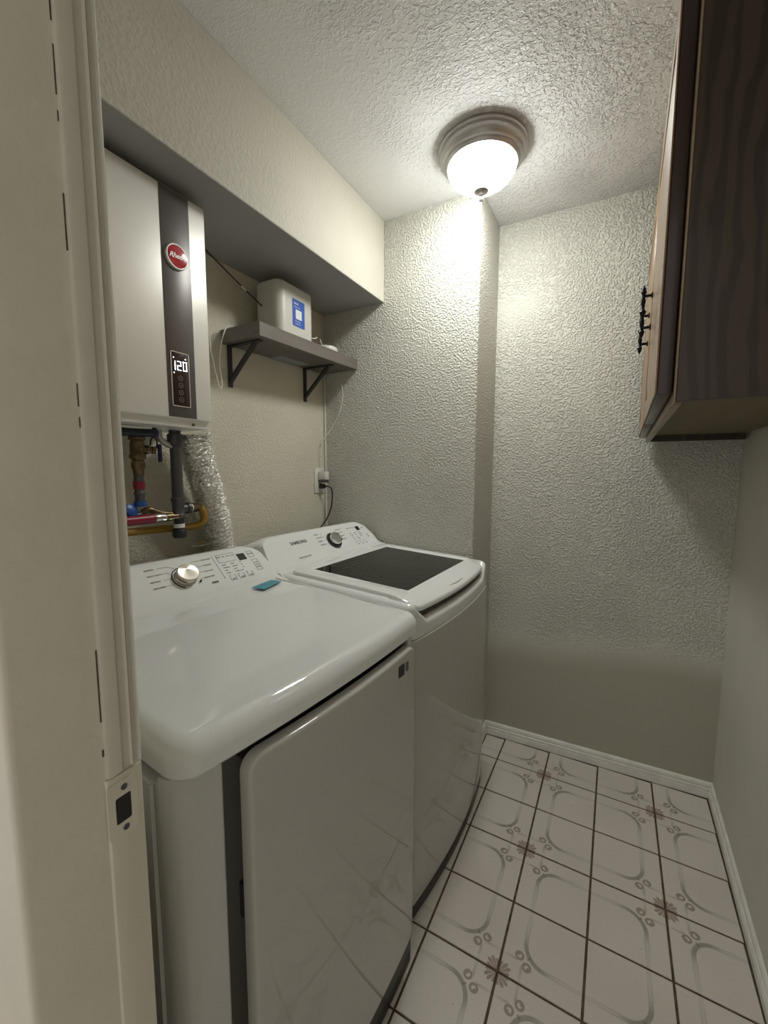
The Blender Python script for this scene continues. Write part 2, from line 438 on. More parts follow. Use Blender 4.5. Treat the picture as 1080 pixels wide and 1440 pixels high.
# walls
struct('wall_left', box(XL - 0.1, XL, YN1, YC, 0, ZC), 'wall_back', smooth=False)
b = bmesh.new()
loft([[(XL, YC, 0), (XCH - 0.006, YC, 0), (XCH - 0.0018, YC + 0.0018, 0), (XCH, YC + 0.006, 0), (XCH, far_y(XCH), 0), (XL, far_y(XCH), 0)],
      [(XL, YC, ZC), (XCH - 0.006, YC, ZC), (XCH - 0.0018, YC + 0.0018, ZC), (XCH, YC + 0.006, ZC), (XCH, far_y(XCH), ZC), (XL, far_y(XCH), ZC)]], bm=b)
struct('wall_alcove', b, 'wall', smooth=False)
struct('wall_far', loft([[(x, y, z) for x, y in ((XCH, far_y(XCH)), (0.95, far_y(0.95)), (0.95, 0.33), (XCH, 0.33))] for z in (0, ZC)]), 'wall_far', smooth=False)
struct('wall_right', loft([[(x, y, z) for x, y in ((right_x(-2.6), -2.6), (right_x(0.2), far_y(0.82)), (0.95, far_y(0.95)), (0.95, -2.6))] for z in (0, ZC)]), 'wall_smooth', smooth=False)
# the dropped soffit over the machines
XS, ZS = -0.545, 2.095
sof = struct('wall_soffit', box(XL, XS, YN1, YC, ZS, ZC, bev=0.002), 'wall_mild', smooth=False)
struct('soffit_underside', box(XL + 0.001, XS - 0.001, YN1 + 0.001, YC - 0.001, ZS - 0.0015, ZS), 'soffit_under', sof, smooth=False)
# near wall with the doorway the camera looks through
JX = 0.0
prof = [(XL - 0.1, YN0), (JX - 0.006, YN0), (JX - 0.0028, YN0 + 0.0009), (JX - 0.0009, YN0 + 0.0030), (JX, YN0 + 0.0065), (JX, YN1), (XL - 0.1, YN1)]
near = struct('wall_near', loft([[(x, y, z) for x, y in prof] for z in (0, ZC)]), 'jamb', smooth=True)
box_hdr = box(JX, 0.80, YN0, YN1, 2.06, ZC)
struct('header', box_hdr, 'jamb', near, smooth=False)
# moulded stop trim on the jamb, ends just above the strike plate
SY = -1.633
stop = [(JX, SY), (JX + 0.0045, SY + 0.0008), (JX + 0.0055, SY + 0.003), (JX + 0.0055, SY + 0.013), (JX + 0.0035, SY + 0.0155), (JX + 0.0035, SY + 0.021),
        (JX + 0.0065, SY + 0.0225), (JX + 0.0035, SY + 0.025), (JX + 0.0035, SY + 0.0285), (JX + 0.007, SY + 0.030), (JX + 0.004, SY + 0.0325), (JX + 0.0015, YN1 - 0.0012), (JX, YN1)]
o = struct('trim_1', loft([[(x, y, 1.043 + (y - SY) * 0.12) for x, y in stop], [(x, y, 2.06) for x, y in stop]]), 'trim_gloss')
for za, zb, wd in ((1.714, 1.697, .0009), (1.680, 1.643, .0008), (1.631, 1.623, .0007), (1.568, 1.523, .0010), (1.414, 1.394, .0009), (1.385, 1.376, .0008), (1.172, 1.101, .0012), (1.073, 1.066, .0014)):
    struct('paint_crack', loft([[(JX + 0.0006, SY - wd, z), (JX + 0.0006, SY + 0.0004, z), (JX - 0.0002, SY + 0.0004, z), (JX - 0.0002, SY - wd, z)] for z in (zb, zb + 0.3 * (za - zb), za)]), 'grout', o, smooth=False)
# lower jamb casing, plain
plain = [(JX, SY - 0.001), (JX + 0.002, SY + 0.0006), (JX + 0.0025, SY + 0.003), (JX + 0.0025, YN1 - 0.003), (JX + 0.001, YN1 - 0.0006), (JX, YN1)]
low = struct('trim_2', loft([[(x, y, z) for x, y in plain] for z in (0.0, 1.0405)]), 'jamb')
# baseboards
def base_prof():   # (out, z)
    return [(0, 0), (0.0115, 0), (0.0115, 0.028), (0.0088, 0.0295), (0.0088, 0.0335), (0.0112, 0.035), (0.0112, 0.041), (0.0070, 0.0435), (0.0070, 0.0485), (0.0098, 0.051), (0.0080, 0.061), (0.004, 0.066), (0, 0.066)]
bp = base_prof()
xr = right_x(0.18)
struct('baseboard_far', loft([[(XCH + o_, far_y(XCH) - o_, z) for o_, z in bp], [(xr - o_, far_y(xr) - o_, z) for o_, z in bp]]), 'base', ang=20)
struct('baseboard_right', loft([[(xr - o_, far_y(xr) - o_, z) for o_, z in bp], [(right_x(YN1) - o_, YN1, z) for o_, z in bp]]), 'base', ang=20)
struct('baseboard_alcove', loft([[(XCH + o_, YC + 0.0, z) for o_, z in bp], [(XCH + o_, far_y(XCH) - o_, z) for o_, z in bp]]), 'base', ang=20)

# strike plate in the jamb
sp = thing('strike_plate', 'painted-over door strike plate with a dark latch hole in the left jamb', 'strike plate', (JX + 0.0025, -1.619, 1.006))
b = bmesh.new()
out = rrect(-1.6345, -1.6065, 0.977, 1.034, 0.003, 3); hole = rrect(-1.6275, -1.6125, 0.990, 1.018, 0.002, 3)
xs = JX + 0.0025
vo = [b.verts.new((xs + 0.0013, y, z)) for y, z in out]; vi = [b.verts.new((xs + 0.0013, y, z)) for y, z in hole]
vb = [b.verts.new((xs - 0.0002, y, z)) for y, z in out]; vh = [b.verts.new((xs - 0.0005, y, z)) for y, z in hole]
n = len(vo)
for k in range(n):
    m = (k + 1) % n
    b.faces.new((vo[k], vo[m], vi[m], vi[k])); b.faces.new((vb[k], vb[m], vo[m], vo[k])); b.faces.new((vi[k], vi[m], vh[m], vh[k]))
obj('plate', b, 'jamb', sp, ang=25)
obj('latch_hole', loft([[(xs - 0.0001, y, z) for y, z in hole], [(xs + 0.0004, y, z) for y, z in hole]]), 'black', sp)
for z in (0.9835, 1.0265):
    obj('screw', lathe([(0.0012, 0), (0.0032, 0.0003), (0.0028, 0.0012), (0.0008, 0.0006)], (xs + 0.0012, -1.6190, z), (1, 0, 0), 12), 'iron', sp)

# ------------------------------------------------------------------ ceiling lamp
LX, LY = -0.046, -0.318
lamp = thing('ceiling_lamp', 'round flush mount ceiling lamp with lit white glass bowl and nickel rim', 'lamp', (LX, LY, ZC))
obj('rim', lathe([(0.132, 0.0), (0.148, -0.002), (0.151, -0.010), (0.149, -0.016), (0.143, -0.019), (0.143, -0.024), (0.141, -0.036), (0.133, -0.046), (0.127, -0.049), (0.125, -0.054), (0.122, -0.056), (0.120, -0.060), (0.116, -0.061), (0.112, -0.054), (0.112, -0.01)], (LX, LY, ZC), n=64, caps=(False, False)), 'nickel', lamp)
obj('glass_bowl', lathe([(0.114, -0.053), (0.1165, -0.062), (0.112, -0.078), (0.101, -0.093), (0.084, -0.106), (0.062, -0.1165), (0.036, -0.124), (0.012, -0.127), (0.002, -0.1275)], (LX, LY, ZC), n=64, caps=(False, True)), 'lamp', lamp)
obj('finial', lathe([(0.004, -0.1245), (0.022, -0.127), (0.0265, -0.132), (0.025, -0.139), (0.015, -0.146), (0.006, -0.149), (0.004, -0.156), (0.0080, -0.160), (0.0085, -0.165), (0.0060, -0.169), (0.001, -0.170)], (LX, LY, ZC), n=24), 'nickel', lamp)

# ------------------------------------------------------------------ local frames of the machines
def frame(O, deg):
    th = math.radians(deg); ux, uy = -math.sin(th), -math.cos(th); vx, vy = -math.cos(th), math.sin(th)
    return lambda U, V, z: (O[0] + ux * U + vx * V, O[1] + uy * U + vy * V, z)
def slab_uv(F, U0, U1, V0, V1, z0, z1, r, rnd=0.01, bow=0.0, slope=None, n=8, seg=5, bottom_round=False):
    """rounded slab: outline in (U,V) with its upper rim rounded; front (V0) bowed forward, top sloped"""
    W = U1 - U0; mid = (U0 + U1) / 2
    def pt(u, v, z, top):
        t = max(0.0, 1 - ((u - mid) / (W / 2)) ** 2)
        fr = max(0.0, min(1.0, 1 - (v - V0) / 0.25))
        vv = v - bow * t * fr
        zz = z + (slope(u, vv) if (slope and top) else 0)
        return F(u, vv, zz)
    def ring(ins, z, top):
        pts = rrect(U0 + ins, U1 - ins, V0 + ins, V1 - ins, max(r - ins, 0.0015), n)
        res = []
        for k in range(len(pts)):           # subdivide long sides so the bow shows
            a = pts[k]; c = pts[(k + 1) % len(pts)]; res.append(a)
            if math.dist(a, c) > 0.1:
                for q in range(1, 12): res.append((a[0] + (c[0] - a[0]) * q / 12, a[1] + (c[1] - a[1]) * q / 12))
        return [pt(u, v, z, top) for u, v in res]
    # keep topology equal: subdivide counts depend on side length only, so use the same rule with outermost lengths
    def rings():
        R = []
        base_pts = rrect(U0, U1, V0, V1, r, n)
        flags = [math.dist(base_pts[k], base_pts[(k + 1) % len(base_pts)]) > 0.1 for k in range(len(base_pts))]
        def mk(ins, z, top):
            pts = rrect(U0 + ins, U1 - ins, V0 + ins, V1 - ins, max(r - ins, 0.0015), n); res = []
            for k in range(len(pts)):
                a = pts[k]; c = pts[(k + 1) % len(pts)]; res.append(a)
                if flags[k]:
                    for q in range(1, 12): res.append((a[0] + (c[0] - a[0]) * q / 12, a[1] + (c[1] - a[1]) * q / 12))
            return [pt(u, v, z, top) for u, v in res]
        if bottom_round: R += [mk(rnd * 0.3, z0, False), mk(0.0, z0 + rnd * 0.3, False)]
        else: R.append(mk(0.0, z0, False))
        for k in range(seg + 1):
            a = PI / 2 * k / seg
            R.append(mk(rnd * (1 - math.cos(a)), z1 - rnd * (1 - math.sin(a)), True))
        return R
    return loft(rings())
def slab_front(F, U0, U1, z0, z1, Vf, Vb, r, rnd=0.006, bow=0.0, n=6, bowc=None):
    """upright panel whose face looks to the front (smaller V)"""
    W = U1 - U0; mid = (U0 + U1) / 2; nU = 14
    def mk(ins, V):
        pts = rrect(U0 + ins, U1 - ins, z0 + ins, z1 - ins, max(r - ins, 0.001), n)
        base_pts = rrect(U0, U1, z0, z1, r, n); res = []
        for k in range(len(pts)):
            a = pts[k]; c = pts[(k + 1) % len(pts)]; res.append(a)
            if math.dist(base_pts[k], base_pts[(k + 1) % len(pts)]) > 0.1:
                for q in range(1, nU): res.append((a[0] + (c[0] - a[0]) * q / nU, a[1] + (c[1] - a[1]) * q / nU))
        return [(u, V, z) for u, z in res]
    R = [mk(0, Vb), mk(0, Vf + rnd)] + [mk(rnd * (1 - math.cos(PI / 2 * k / 4)), Vf + rnd * (1 - math.sin(PI / 2 * k / 4))) for k in (1, 2, 3, 4)]
    def bw(u): return bow * max(0.0, 1 - ((u - mid) / (W / 2)) ** 2)
    bm = loft([[(u, V, z) for u, V, z in r_] for r_ in R], caps=(True, False))
    # front face as vertical strips so it can bow
    last = R[-1]; bm.verts.ensure_lookup_table(); nn = len(last); lv = [bm.verts[len(bm.verts) - nn + k] for k in range(nn)]
    bm.faces.new(lv)
    f = bm.faces[:] and None
    g = bmesh.ops.bisect_plane
    for q in range(1, 12):
        uq = U0 + W * q / 12
        g(bm, geom=bm.verts[:] + bm.edges[:] + bm.faces[:], plane_co=(uq, 0, 0), plane_no=(1, 0, 0))
    for v in bm.verts:
        u, V, z = v.co; v.co = Vector(F(u, V - bw(u), z))
    return bm
def console(F, U0, U1, foot, top, Vb, zb, r=0.035, shift=0.034):
    """wedge shaped control console, lofted across its width with rounded shoulders"""
    (V1, z1), (V2, z2) = foot, top
    st = [0.0, 0.002, 0.006, 0.013, 0.022, 0.034, 0.048, 0.062]
    def sect(u, k):
        e = max(0.0, 1 - k / 0.062) ** 1.0             # 1 at the very end, 0 inside
        drop = r * (1 - math.sqrt(max(0.0, 1 - e * e)))
        zt = z2 - drop * 0.75
        V2_ = V1 + (V2 - V1) * ((zt - z1) / (z2 - z1))
        ff = 0.010 * e * e
        P = [(V1 - 0.034 - ff, z1 - 0.014), (V1 - 0.018 - ff, z1 - 0.0005), (V1 - 0.005, z1 + 0.001), (V1 + 0.0135, z1 + (zt - z1) * 0.10), (V1 + (V2_ - V1) * 0.5, z1 + (zt - z1) * 0.5), (V2_ - 0.006, zt - 0.006), (V2_ - 0.001, zt - 0.0015), (V2_ + 0.006, zt), (V2_ + 0.03, zt - 0.003), (Vb, zt - 0.03), (Vb, zb)]
        mid = (U0 + U1) / 2
        def uu(z): return mid + (u - mid) * (1 - 2 * shift * max(0.0, (z - z1) / (z2 - z1)) ** 1.4 / (U1 - U0))
        return [F(uu(z), v, z) for v, z in P]
    us = [(U0 + s, s) for s in st] + [(U0 + (U1 - U0) * q / 10, 1) for q in range(2, 9)] + [(U1 - s, s) for s in reversed(st)]
    return loft([sect(u, min(k, 0.062)) for u, k in us])
def faceframe(F, foot, top):
    (V1, z1), (V2, z2) = foot, top; L = math.hypot(V2 - V1, z2 - z1); dv, dz = (V2 - V1) / L, (z2 - z1) / L
    nv, nz = -dz, dv                                   # outward normal (towards the front and up)
    return (lambda u, s, h=0.0: F(u, V1 + dv * s + nv * h, z1 + dz * s + nz * h)), Vector(F(0, V1 + nv, z1 + nz)) - Vector(F(0, V1, z1))
def labels(G, items, size, mat, parent, name='lettering'):
    """items (text, u, s, align); U grows to the viewer's left, so x -> -u"""
    bm = bmesh.new()
    for it in items:
        t, u, s, al = it[:4]; sz = it[4] if len(it) > 4 else size; bold = it[5] if len(it) > 5 else 0.0
        merge(bm, text_bm(t, sz, lambda x, y, h, u=u, s=s: G(u - x, s + y, 0.0004 + h), 0.0002, al, bold))
    return obj(name, bm, mat, parent, smooth=False, kind='stuff')
def strip(G, u0, s0, u1, s1, w_, bm, h=0.0006):
    a = Vector((u0, s0)); c = Vector((u1, s1)); d = (c - a).normalized() * (w_ / 2); nrm = Vector((-d.y, d.x))
    P = [a + nrm, c + nrm, c - nrm, a - nrm]
    return loft([[G(p.x, p.y, 0.0) for p in P], [G(p.x, p.y, h) for p in P]], bm=bm)
def rect(G, u0, u1, s0, s1, r, bm, h=0.0006):
    P = rrect(u0, u1, s0, s1, r, 3)
    return loft([[G(a, c, 0.0) for a, c in P], [G(a, c, h) for a, c in P]], bm=bm)

# ------------------------------------------------------------------ dryer
FD = frame((-0.028, -0.877), 4.6)
dryer = thing('dryer', 'white front-door dryer nearest the doorway, blue tape strip on its top', 'dryer', FD(0.3225, 0.37, 0))
DW = 0.645
sl = lambda u, v: 0.012 * max(0.0, min(1.0, (v - 0.02) / 0.48)) - 0.004 * (1 - max(0.0, min(1.0, (v + 0.02) / 0.12)))
b = slab_uv(FD, 0.0, DW, 0.035, 0.700, 0.022, 0.90, 0.03, 0.004)
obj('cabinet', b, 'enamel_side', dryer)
for a0, a1 in ((0.566, DW), (0.0, 0.030)):              # rounded front columns either side of the door
    ro, ri, so = 0.034 if a0 > 0.3 else 0.012, 0.006, []
    for cu_, rr_, t0 in (((a1 - ro), ro, 0) if a0 > 0.3 else (a1 - ri, ri, 0), (a0 + ri, ri, 90) if a0 > 0.3 else (a0 + ro, ro, 90)):
        for q in range(9):
            t = math.radians(t0 + 90 * q / 8); so.append((cu_ + rr_ * math.cos(t), rr_ - rr_ * math.sin(t)))
    so += [(a0, 0.034), (a1, 0.034)]
    obj('front_column', loft([[FD(u, v, z) for u, v in so] for z in (0.024, 0.919)]), 'enamel_side', dryer)
# thin pressed crease down the visible side
obj('side_crease', loft([[FD(u, v, z) for u, v in ((DW - 0.002, 0.050), (DW + 0.003, 0.052), (DW + 0.003, 0.053), (DW - 0.002, 0.057))] for z in (0.03, 0.90)]), 'enamel_side', dryer)
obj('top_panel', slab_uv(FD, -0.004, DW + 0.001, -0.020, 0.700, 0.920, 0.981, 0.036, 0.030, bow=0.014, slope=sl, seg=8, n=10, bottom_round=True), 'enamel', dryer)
obj('door_recess', slab_uv(FD, 0.040, 0.574, 0.026, 0.0345, 0.03, 0.918, 0.004, 0.001), 'recess_grey', dryer)
obj('lid_gap_shade', slab_uv(FD, 0.050, 0.528, -0.004, 0.0255, 0.885, 0.918, 0.004, 0.001, bow=0.010), 'black', dryer)  # black strip painting the shadow behind the lid gap
obj('foot_shade', slab_uv(FD, 0.006, 0.640, 0.004, 0.68, 0.002, 0.0215, 0.02, 0.002), 'black', dryer)  # black slab standing in for the shade beneath the cabinet
obj('under_door_shade', slab_uv(FD, 0.034, 0.558, -0.022, 0.0255, 0.003, 0.085, 0.004, 0.001, bow=0.011), 'black', dryer)  # added black slab for the shadow band under the door
for u in (0.12, 0.48): obj('door_hinge', slab_uv(FD, u, u + 0.05, -0.0095, 0.0255, 0.60, 0.66, 0.002, 0.001), 'recess', dryer)
door = obj('door', slab_front(FD, 0.046, 0.546, 0.100, 0.909, -0.034, -0.010, 0.028, 0.006, bow=0.012), 'door_panel', dryer)
GD = lambda u, s, h=0.0: FD(u, -0.0405 - h, s)
b = bmesh.new(); rect(GD, 0.113, 0.139, 0.861, 0.889, 0.002, b, 0.0012)
obj('energy_sticker', b, 'black', door, label='small black square sticker')
b = bmesh.new(); rect(GD, 0.094, 0.102, 0.864, 0.886, 0.001, b, 0.0012)
obj('mark', b, 'ink', door)
con = obj('console', console(FD, 0.0, DW, (0.50, 0.99), (0.615, 1.088), 0.696, 0.93, 0.04, 0.012), 'panel', dryer)
G, nrm = faceframe(FD, (0.50, 0.99), (0.615, 1.088))
ku, ks = 0.288, 0.080
kn = obj('knob', lathe([(0.030, 0.0), (0.030, 0.004), (0.0275, 0.006), (0.0275, 0.016), (0.029, 0.018), (0.029, 0.022), (0.0275, 0.0235), (0.001, 0.0237)], G(ku, ks, 0.001), nrm, 40), 'steel', con, ang=30)
def arc_strip(G, cu, cs, r0, r1, t0, t1, n, h=0.0008):
    """t measured so 0 points to the viewer's right"""
    A = [math.radians(t0 + (t1 - t0) * q / n) for q in range(n + 1)]
    pts = [(cu - r1 * math.cos(a), cs + r1 * math.sin(a)) for a in A] + [(cu - r0 * math.cos(a), cs + r0 * math.sin(a)) for a in reversed(A)]
    bm = bmesh.new(); nn = n + 1
    lo = [bm.verts.new(G(u, s, 0)) for u, s in pts]; hi = [bm.verts.new(G(u, s, h)) for u, s in pts]
    m = len(pts)
    for q in range(m): bm.faces.new((lo[q], lo[(q + 1) % m], hi[(q + 1) % m], hi[q]))
    for q in range(n): bm.faces.new((hi[q], hi[q + 1], hi[m - 2 - q], hi[m - 1 - q]))
    return bm
obj('knob_scale', arc_strip(G, ku, ks, 0.0345, 0.0375, 75, 245, 24), 'black', con)
b = bmesh.new(); strip(G, ku - 0.031, ks - 0.022, ku - 0.035, ks - 0.026, 0.005, b, 0.006)
obj('knob_pointer', b, 'black', con)
left = ['NORMAL', 'HEAVY DUTY', 'BEDDING', 'PERM PRESS']; right = ['DELICATES', 'TIME DRY', 'AIR FLUFF', 'QUICK DRY']
it = []
for q in range(4):
    it.append((left[q], 0.376 - 0.000 * q + 0.005, 0.127 - 0.0208 * q, 'LEFT')); it.append((right[q], 0.189 + 0.0055 * q, 0.127 - 0.0208 * q, 'RIGHT'))
labels(G, it, 0.0062, 'ink', con)
b = bmesh.new()
for q in range(4):
    strip(G, 0.346, 0.1275 - 0.0208 * q, 0.327 - (0.006 if q in (0, 3) else 0), 0.1275 - 0.0208 * q, 0.0009, b)
    strip(G, 0.250, 0.1275 - 0.0208 * q, 0.225, 0.1275 - 0.0208 * q, 0.0009, b)
    strip(G, 0.327 - (0.006 if q in (0, 3) else 0), 0.1275 - 0.0208 * q, ku + (0.016 if q == 0 else 0.034 if q < 3 else 0.026), 0.118 - 0.017 * q, 0.0009, b)
strip(G, 0.181, 0.135, 0.181, 0.045, 0.0009, b)
for q in range(3):                                         # the option block with boxed buttons
    u = 0.165 - 0.031 * q
    strip(G, u, 0.052, u, 0.034, 0.0009, b); strip(G, u, 0.034, u - 0.019, 0.034, 0.0009, b); strip(G, u - 0.019, 0.052, u - 0.019, 0.034, 0.0009, b); strip(G, u, 0.052, u - 0.006, 0.052, 0.0009, b)
strip(G, 0.169, 0.134, 0.169, 0.105, 0.0009, b); strip(G, 0.169, 0.103, 0.108, 0.103, 0.0009, b); strip(G, 0.169, 0.134, 0.104, 0.134, 0.0009, b)
for s0, s1 in ((0.128, 0.102), (0.092, 0.048)):
    for a0, c0, a1, c1 in ((0.060, s0, 0.040, s0), (0.040, s0, 0.040, s1), (0.040, s1, 0.060, s1), (0.060, s1, 0.060, s0)): strip(G, a0, c0, a1, c1, 0.0009, b)
obj('guide_lines', b, 'ink_light', con, smooth=False, kind='stuff')
it = []
for q, ws in enumerate((('MORE', 'NORMAL', 'LESS', 'DAMP'), ('HIGH', 'MEDIUM', 'LOW', 'EXTRA LOW'), ('40', '60', '90'))):
    for r_, t in enumerate(ws): it.append(('-' + t, 0.168 - 0.031 * q, 0.093 - 0.0105 * r_, 'LEFT'))
for q, t in enumerate(('DRY', 'TEMP', 'TIME')): it.append((t, 0.1545 - 0.031 * q, 0.0375, 'CENTER', 0.0055))
for q, t in enumerate(('SENSE', 'DRY', 'COOL', 'LOCK')): it.append((t, 0.163 - 0.0165 * q, 0.1245, 'CENTER', 0.0048))
it += [('POWER', 0.050, 0.116, 'CENTER'), ('START', 0.050, 0.078, 'CENTER'), ('HOLD', 0.050, 0.069, 'CENTER'), ('PAUSE', 0.050, 0.060, 'CENTER')]
labels(G, it, 0.0050, 'ink', con, 'option_lettering')
b = bmesh.new(); rect(G, 0.072, 0.100, 0.098, 0.124, 0.001, b, 0.0009)
obj('display', b, 'red_led', con)
b = bmesh.new(); rect(G, 0.206, 0.226, 0.0395, 0.0445, 0.0008, b, 0.0009)
obj('indicator', b, 'ink', con)
# clear film still stuck to the lower left of the console
tp = loft([[FD(u, v, 0.9935 + h) for u, v in ((0.046, 0.446), (0.134, 0.420), (0.142, 0.466), (0.054, 0.484))] for h in (0.0, 0.0012)])
obj('tape_strip', tp, 'tape', dryer, label='blue tape strip')
# ------------------------------------------------------------------ washer
FW = frame((-0.05, -0.152), 1.6)
washer = thing('washer', 'white top-load washer with dark glass lid in the back corner', 'washing machine', FW(0.345, 0.37, 0))
WW = 0.684
def slw(u, v):
    t = lambda x: max(0.0, min(1.0, x))
    cut = t((0.064 - v) / 0.012) * t((u - 0.030) / 0.012) * t((0.657 - u) / 0.012)
    return 0.024 * t(v / 0.46) - 0.052 * cut
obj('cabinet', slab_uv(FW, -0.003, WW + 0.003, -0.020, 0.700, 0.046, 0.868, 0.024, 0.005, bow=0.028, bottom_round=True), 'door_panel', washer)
obj('foot_shade', slab_uv(FW, 0.002, WW - 0.002, -0.0185, 0.68, 0.002, 0.046, 0.02, 0.001, bow=0.0275), 'black', washer)  # black and nearly flush in front, to paint the shadow band under the washer
# upper collar with an opening for the lid well
def ringslab(F, outer, inner, z0, z1f, r_o, r_i, rnd, bow, slope):
    U0, U1, V0, V1 = outer; a0, a1, c0, c1 = inner; n = 8
    W = U1 - U0; mid = (U0 + U1) / 2
    def sub(pts, base_pts):
        res = []
        for k in range(len(pts)):
            a = pts[k]; c = pts[(k + 1) % len(pts)]; res.append(a)
            if math.dist(base_pts[k], base_pts[(k + 1) % len(pts)]) > 0.1:
                for q in range(1, 12): res.append((a[0] + (c[0] - a[0]) * q / 12, a[1] + (c[1] - a[1]) * q / 12))
        return res
    bo = rrect(U0, U1, V0, V1, r_o, n); bi = rrect(a0, a1, c0, c1, r_i, n)
    def P(u, v, z, top):
        t = max(0.0, 1 - ((u - mid) / (W / 2)) ** 2); fr = max(0.0, min(1.0, 1 - (v - V0) / 0.25))
        return F(u, v - bow * t * fr, z + (slope(u, v) if top else 0))
    R = [[P(u, v, z0, False) for u, v in sub(bo, bo)]]
    for k in range(7):
        a = PI / 2 * k / 6; ins = rnd * (1 - math.cos(a)); pts = rrect(U0 + ins, U1 - ins, V0 + ins, V1 - ins, r_o - ins, n)
        R.append([P(u, v, z1f - rnd * (1 - math.sin(a)), True) for u, v in sub(pts, bo)])
    for ins, dz in ((-0.003, 0.0), (0.0, -0.002), (0.002, -0.012)):
        pts = rrect(a0 + ins, a1 - ins, c0 + ins, c1 - ins, r_i - ins, n)
        R.append([P(u, v, z1f + dz, True) for u, v in sub(pts, bi)])
    pts = rrect(a0 + 0.002, a1 - 0.002, c0 + 0.002, c1 - 0.002, r_i, n)
    R.append([P(u, v, z0, False) for u, v in sub(pts, bi)])
    return loft(R, caps=(False, False))
obj('top_collar', ringslab(FW, (-0.001, WW + 0.001, -0.016, 0.700), (0.045, 0.640, 0.034, 0.470), 0.869, 0.968, 0.030, 0.02, 0.020, 0.028, slw), 'enamel', washer)
# dark slab for the shade in the finger gap below the lid's front edge
gp = []
for V_ in (-0.001, 0.012):
    ring_ = []
    for q in range(13):
        u = 0.048 + (0.640 - 0.048) * q / 12; ring_.append((u, V_ - 0.028 * (1 - ((u - 0.342) / 0.342) ** 2), 0.925))
    for q in range(12, -1, -1):
        u = 0.048 + (0.640 - 0.048) * q / 12; ring_.append((u, V_ - 0.028 * (1 - ((u - 0.342) / 0.342) ** 2), 0.951))
    gp.append([FW(*p) for p in ring_])
obj('finger_gap_shade', loft(gp), 'recess', washer)
# lid
lidz = lambda u, v: 0.024 * max(-0.2, min(1.0, v / 0.46))
def lid_ring(ins, z, r_=0.03, n=8, U0=0.036, U1=0.652, V0=-0.013, V1=0.462):
    bo = rrect(U0, U1, V0, V1, r_, n); pts = rrect(U0 + ins, U1 - ins, V0 + ins, V1 - ins, max(r_ - ins, 0.002), n); res = []
    mid = (U0 + U1) / 2; W = U1 - U0
    for k in range(len(pts)):
        a = pts[k]; c = pts[(k + 1) % len(pts)]; res.append(a)
        if math.dist(bo[k], bo[(k + 1) % len(pts)]) > 0.1:
            for q in range(1, 12): res.append((a[0] + (c[0] - a[0]) * q / 12, a[1] + (c[1] - a[1]) * q / 12))
    out = []
    for u, v in res:
        t = max(0.0, 1 - ((u - mid) / (W / 2)) ** 2); fr = max(0.0, min(1.0, 1 - (v - V0) / 0.12))
        vv = v - 0.024 * t * fr
        dz = -0.025 * max(0.0, 1 - (v - V0) / 0.085) ** 2      # the front edge rolls down
        out.append(FW(u, vv, z + lidz(u, v) + dz))
    return out
def glass_ring(ins, z, n=8):
    bo = rrect(0.100, 0.590, 0.045, 0.408, 0.004, n); pts = rrect(0.100 + ins, 0.590 - ins, 0.045 + ins, 0.408 - ins, 0.004, n); res = []
    for k in range(len(pts)):
        a = pts[k]; c = pts[(k + 1) % len(pts)]; res.append(a)
        if math.dist(bo[k], bo[(k + 1) % len(pts)]) > 0.1:
            for q in range(1, 12): res.append((a[0] + (c[0] - a[0]) * q / 12, a[1] + (c[1] - a[1]) * q / 12))
    return [FW(u, v, z + lidz(u, v)) for u, v in res]
ZL = 0.9785
R = [lid_ring(0.004, ZL - 0.016), lid_ring(0.0, ZL - 0.013), lid_ring(0.0, ZL - 0.005), lid_ring(0.0015, ZL - 0.0015), lid_ring(0.005, ZL), glass_ring(-0.002, ZL + 0.0005), glass_ring(0.0, ZL - 0.0008), glass_ring(0.0, ZL - 0.014)]
lid = obj('lid', loft(R + [R[0]], caps=(False, False)), 'enamel', washer)
obj('glass', loft([glass_ring(0.0005, ZL - 0.006), glass_ring(0.0005, ZL - 0.0015)]), 'glass', lid, label='dark tinted glass')
obj('tub', lathe([(0.262, 0.962), (0.262, 0.945), (0.225, 0.925), (0.225, 0.60), (0.215, 0.57), (0.02, 0.55)], FW(0.345, 0.240, 0), n=48, caps=(False, True)), 'drum', washer)
obj('tub_well', loft([[FW(u, v, 0.955) for u, v in rrect(0.050, 0.636, 0.026, 0.465, 0.03)], [FW(u, v, 0.93) for u, v in rrect(0.055, 0.630, 0.030, 0.460, 0.05)], [FW(u, v, 0.925) for u, v in rrect(0.085, 0.60, 0.06, 0.430, 0.16)]], caps=(False, False)), 'tub', washer)
con = obj('console', console(FW, 0.0, WW, (0.50, 0.995), (0.60, 1.095), 0.696, 0.93), 'panel', washer)
obj('console_end', loft([[FW(u, v, z) for v, z in ((0.540, 0.93), (0.545, 0.985), (0.615, 1.050), (0.694, 1.030), (0.694, 0.93))] for u in (WW - 0.004, WW + 0.0012)]), 'enamel_gray', washer, label='grey console side')
G, nrm = faceframe(FW, (0.50, 0.995), (0.60, 1.095))
labels(G, [('SAMSUNG', 0.491, 0.0955, 'CENTER', 0.0195, 0.0006)], 0.02, 'ink', con, 'brand_lettering')
ku, ks = 0.298, 0.068
kr = obj('knob_ring', lathe([(0.037, 0.0), (0.038, 0.003), (0.036, 0.007), (0.031, 0.0075), (0.030, 0.004)], G(ku, ks, 0.0005), nrm, 40), 'knob_dark', con, ang=30)
obj('knob', lathe([(0.0285, 0.004), (0.028, 0.020), (0.0265, 0.024), (0.024, 0.0245), (0.022, 0.023), (0.001, 0.0228)], G(ku, ks, 0.0005), nrm, 40), 'chrome', con, ang=30)
it = [('VIBRATION REDUCTION', 0.506, 0.0285, 'CENTER', 0.0058, 0.0001)]
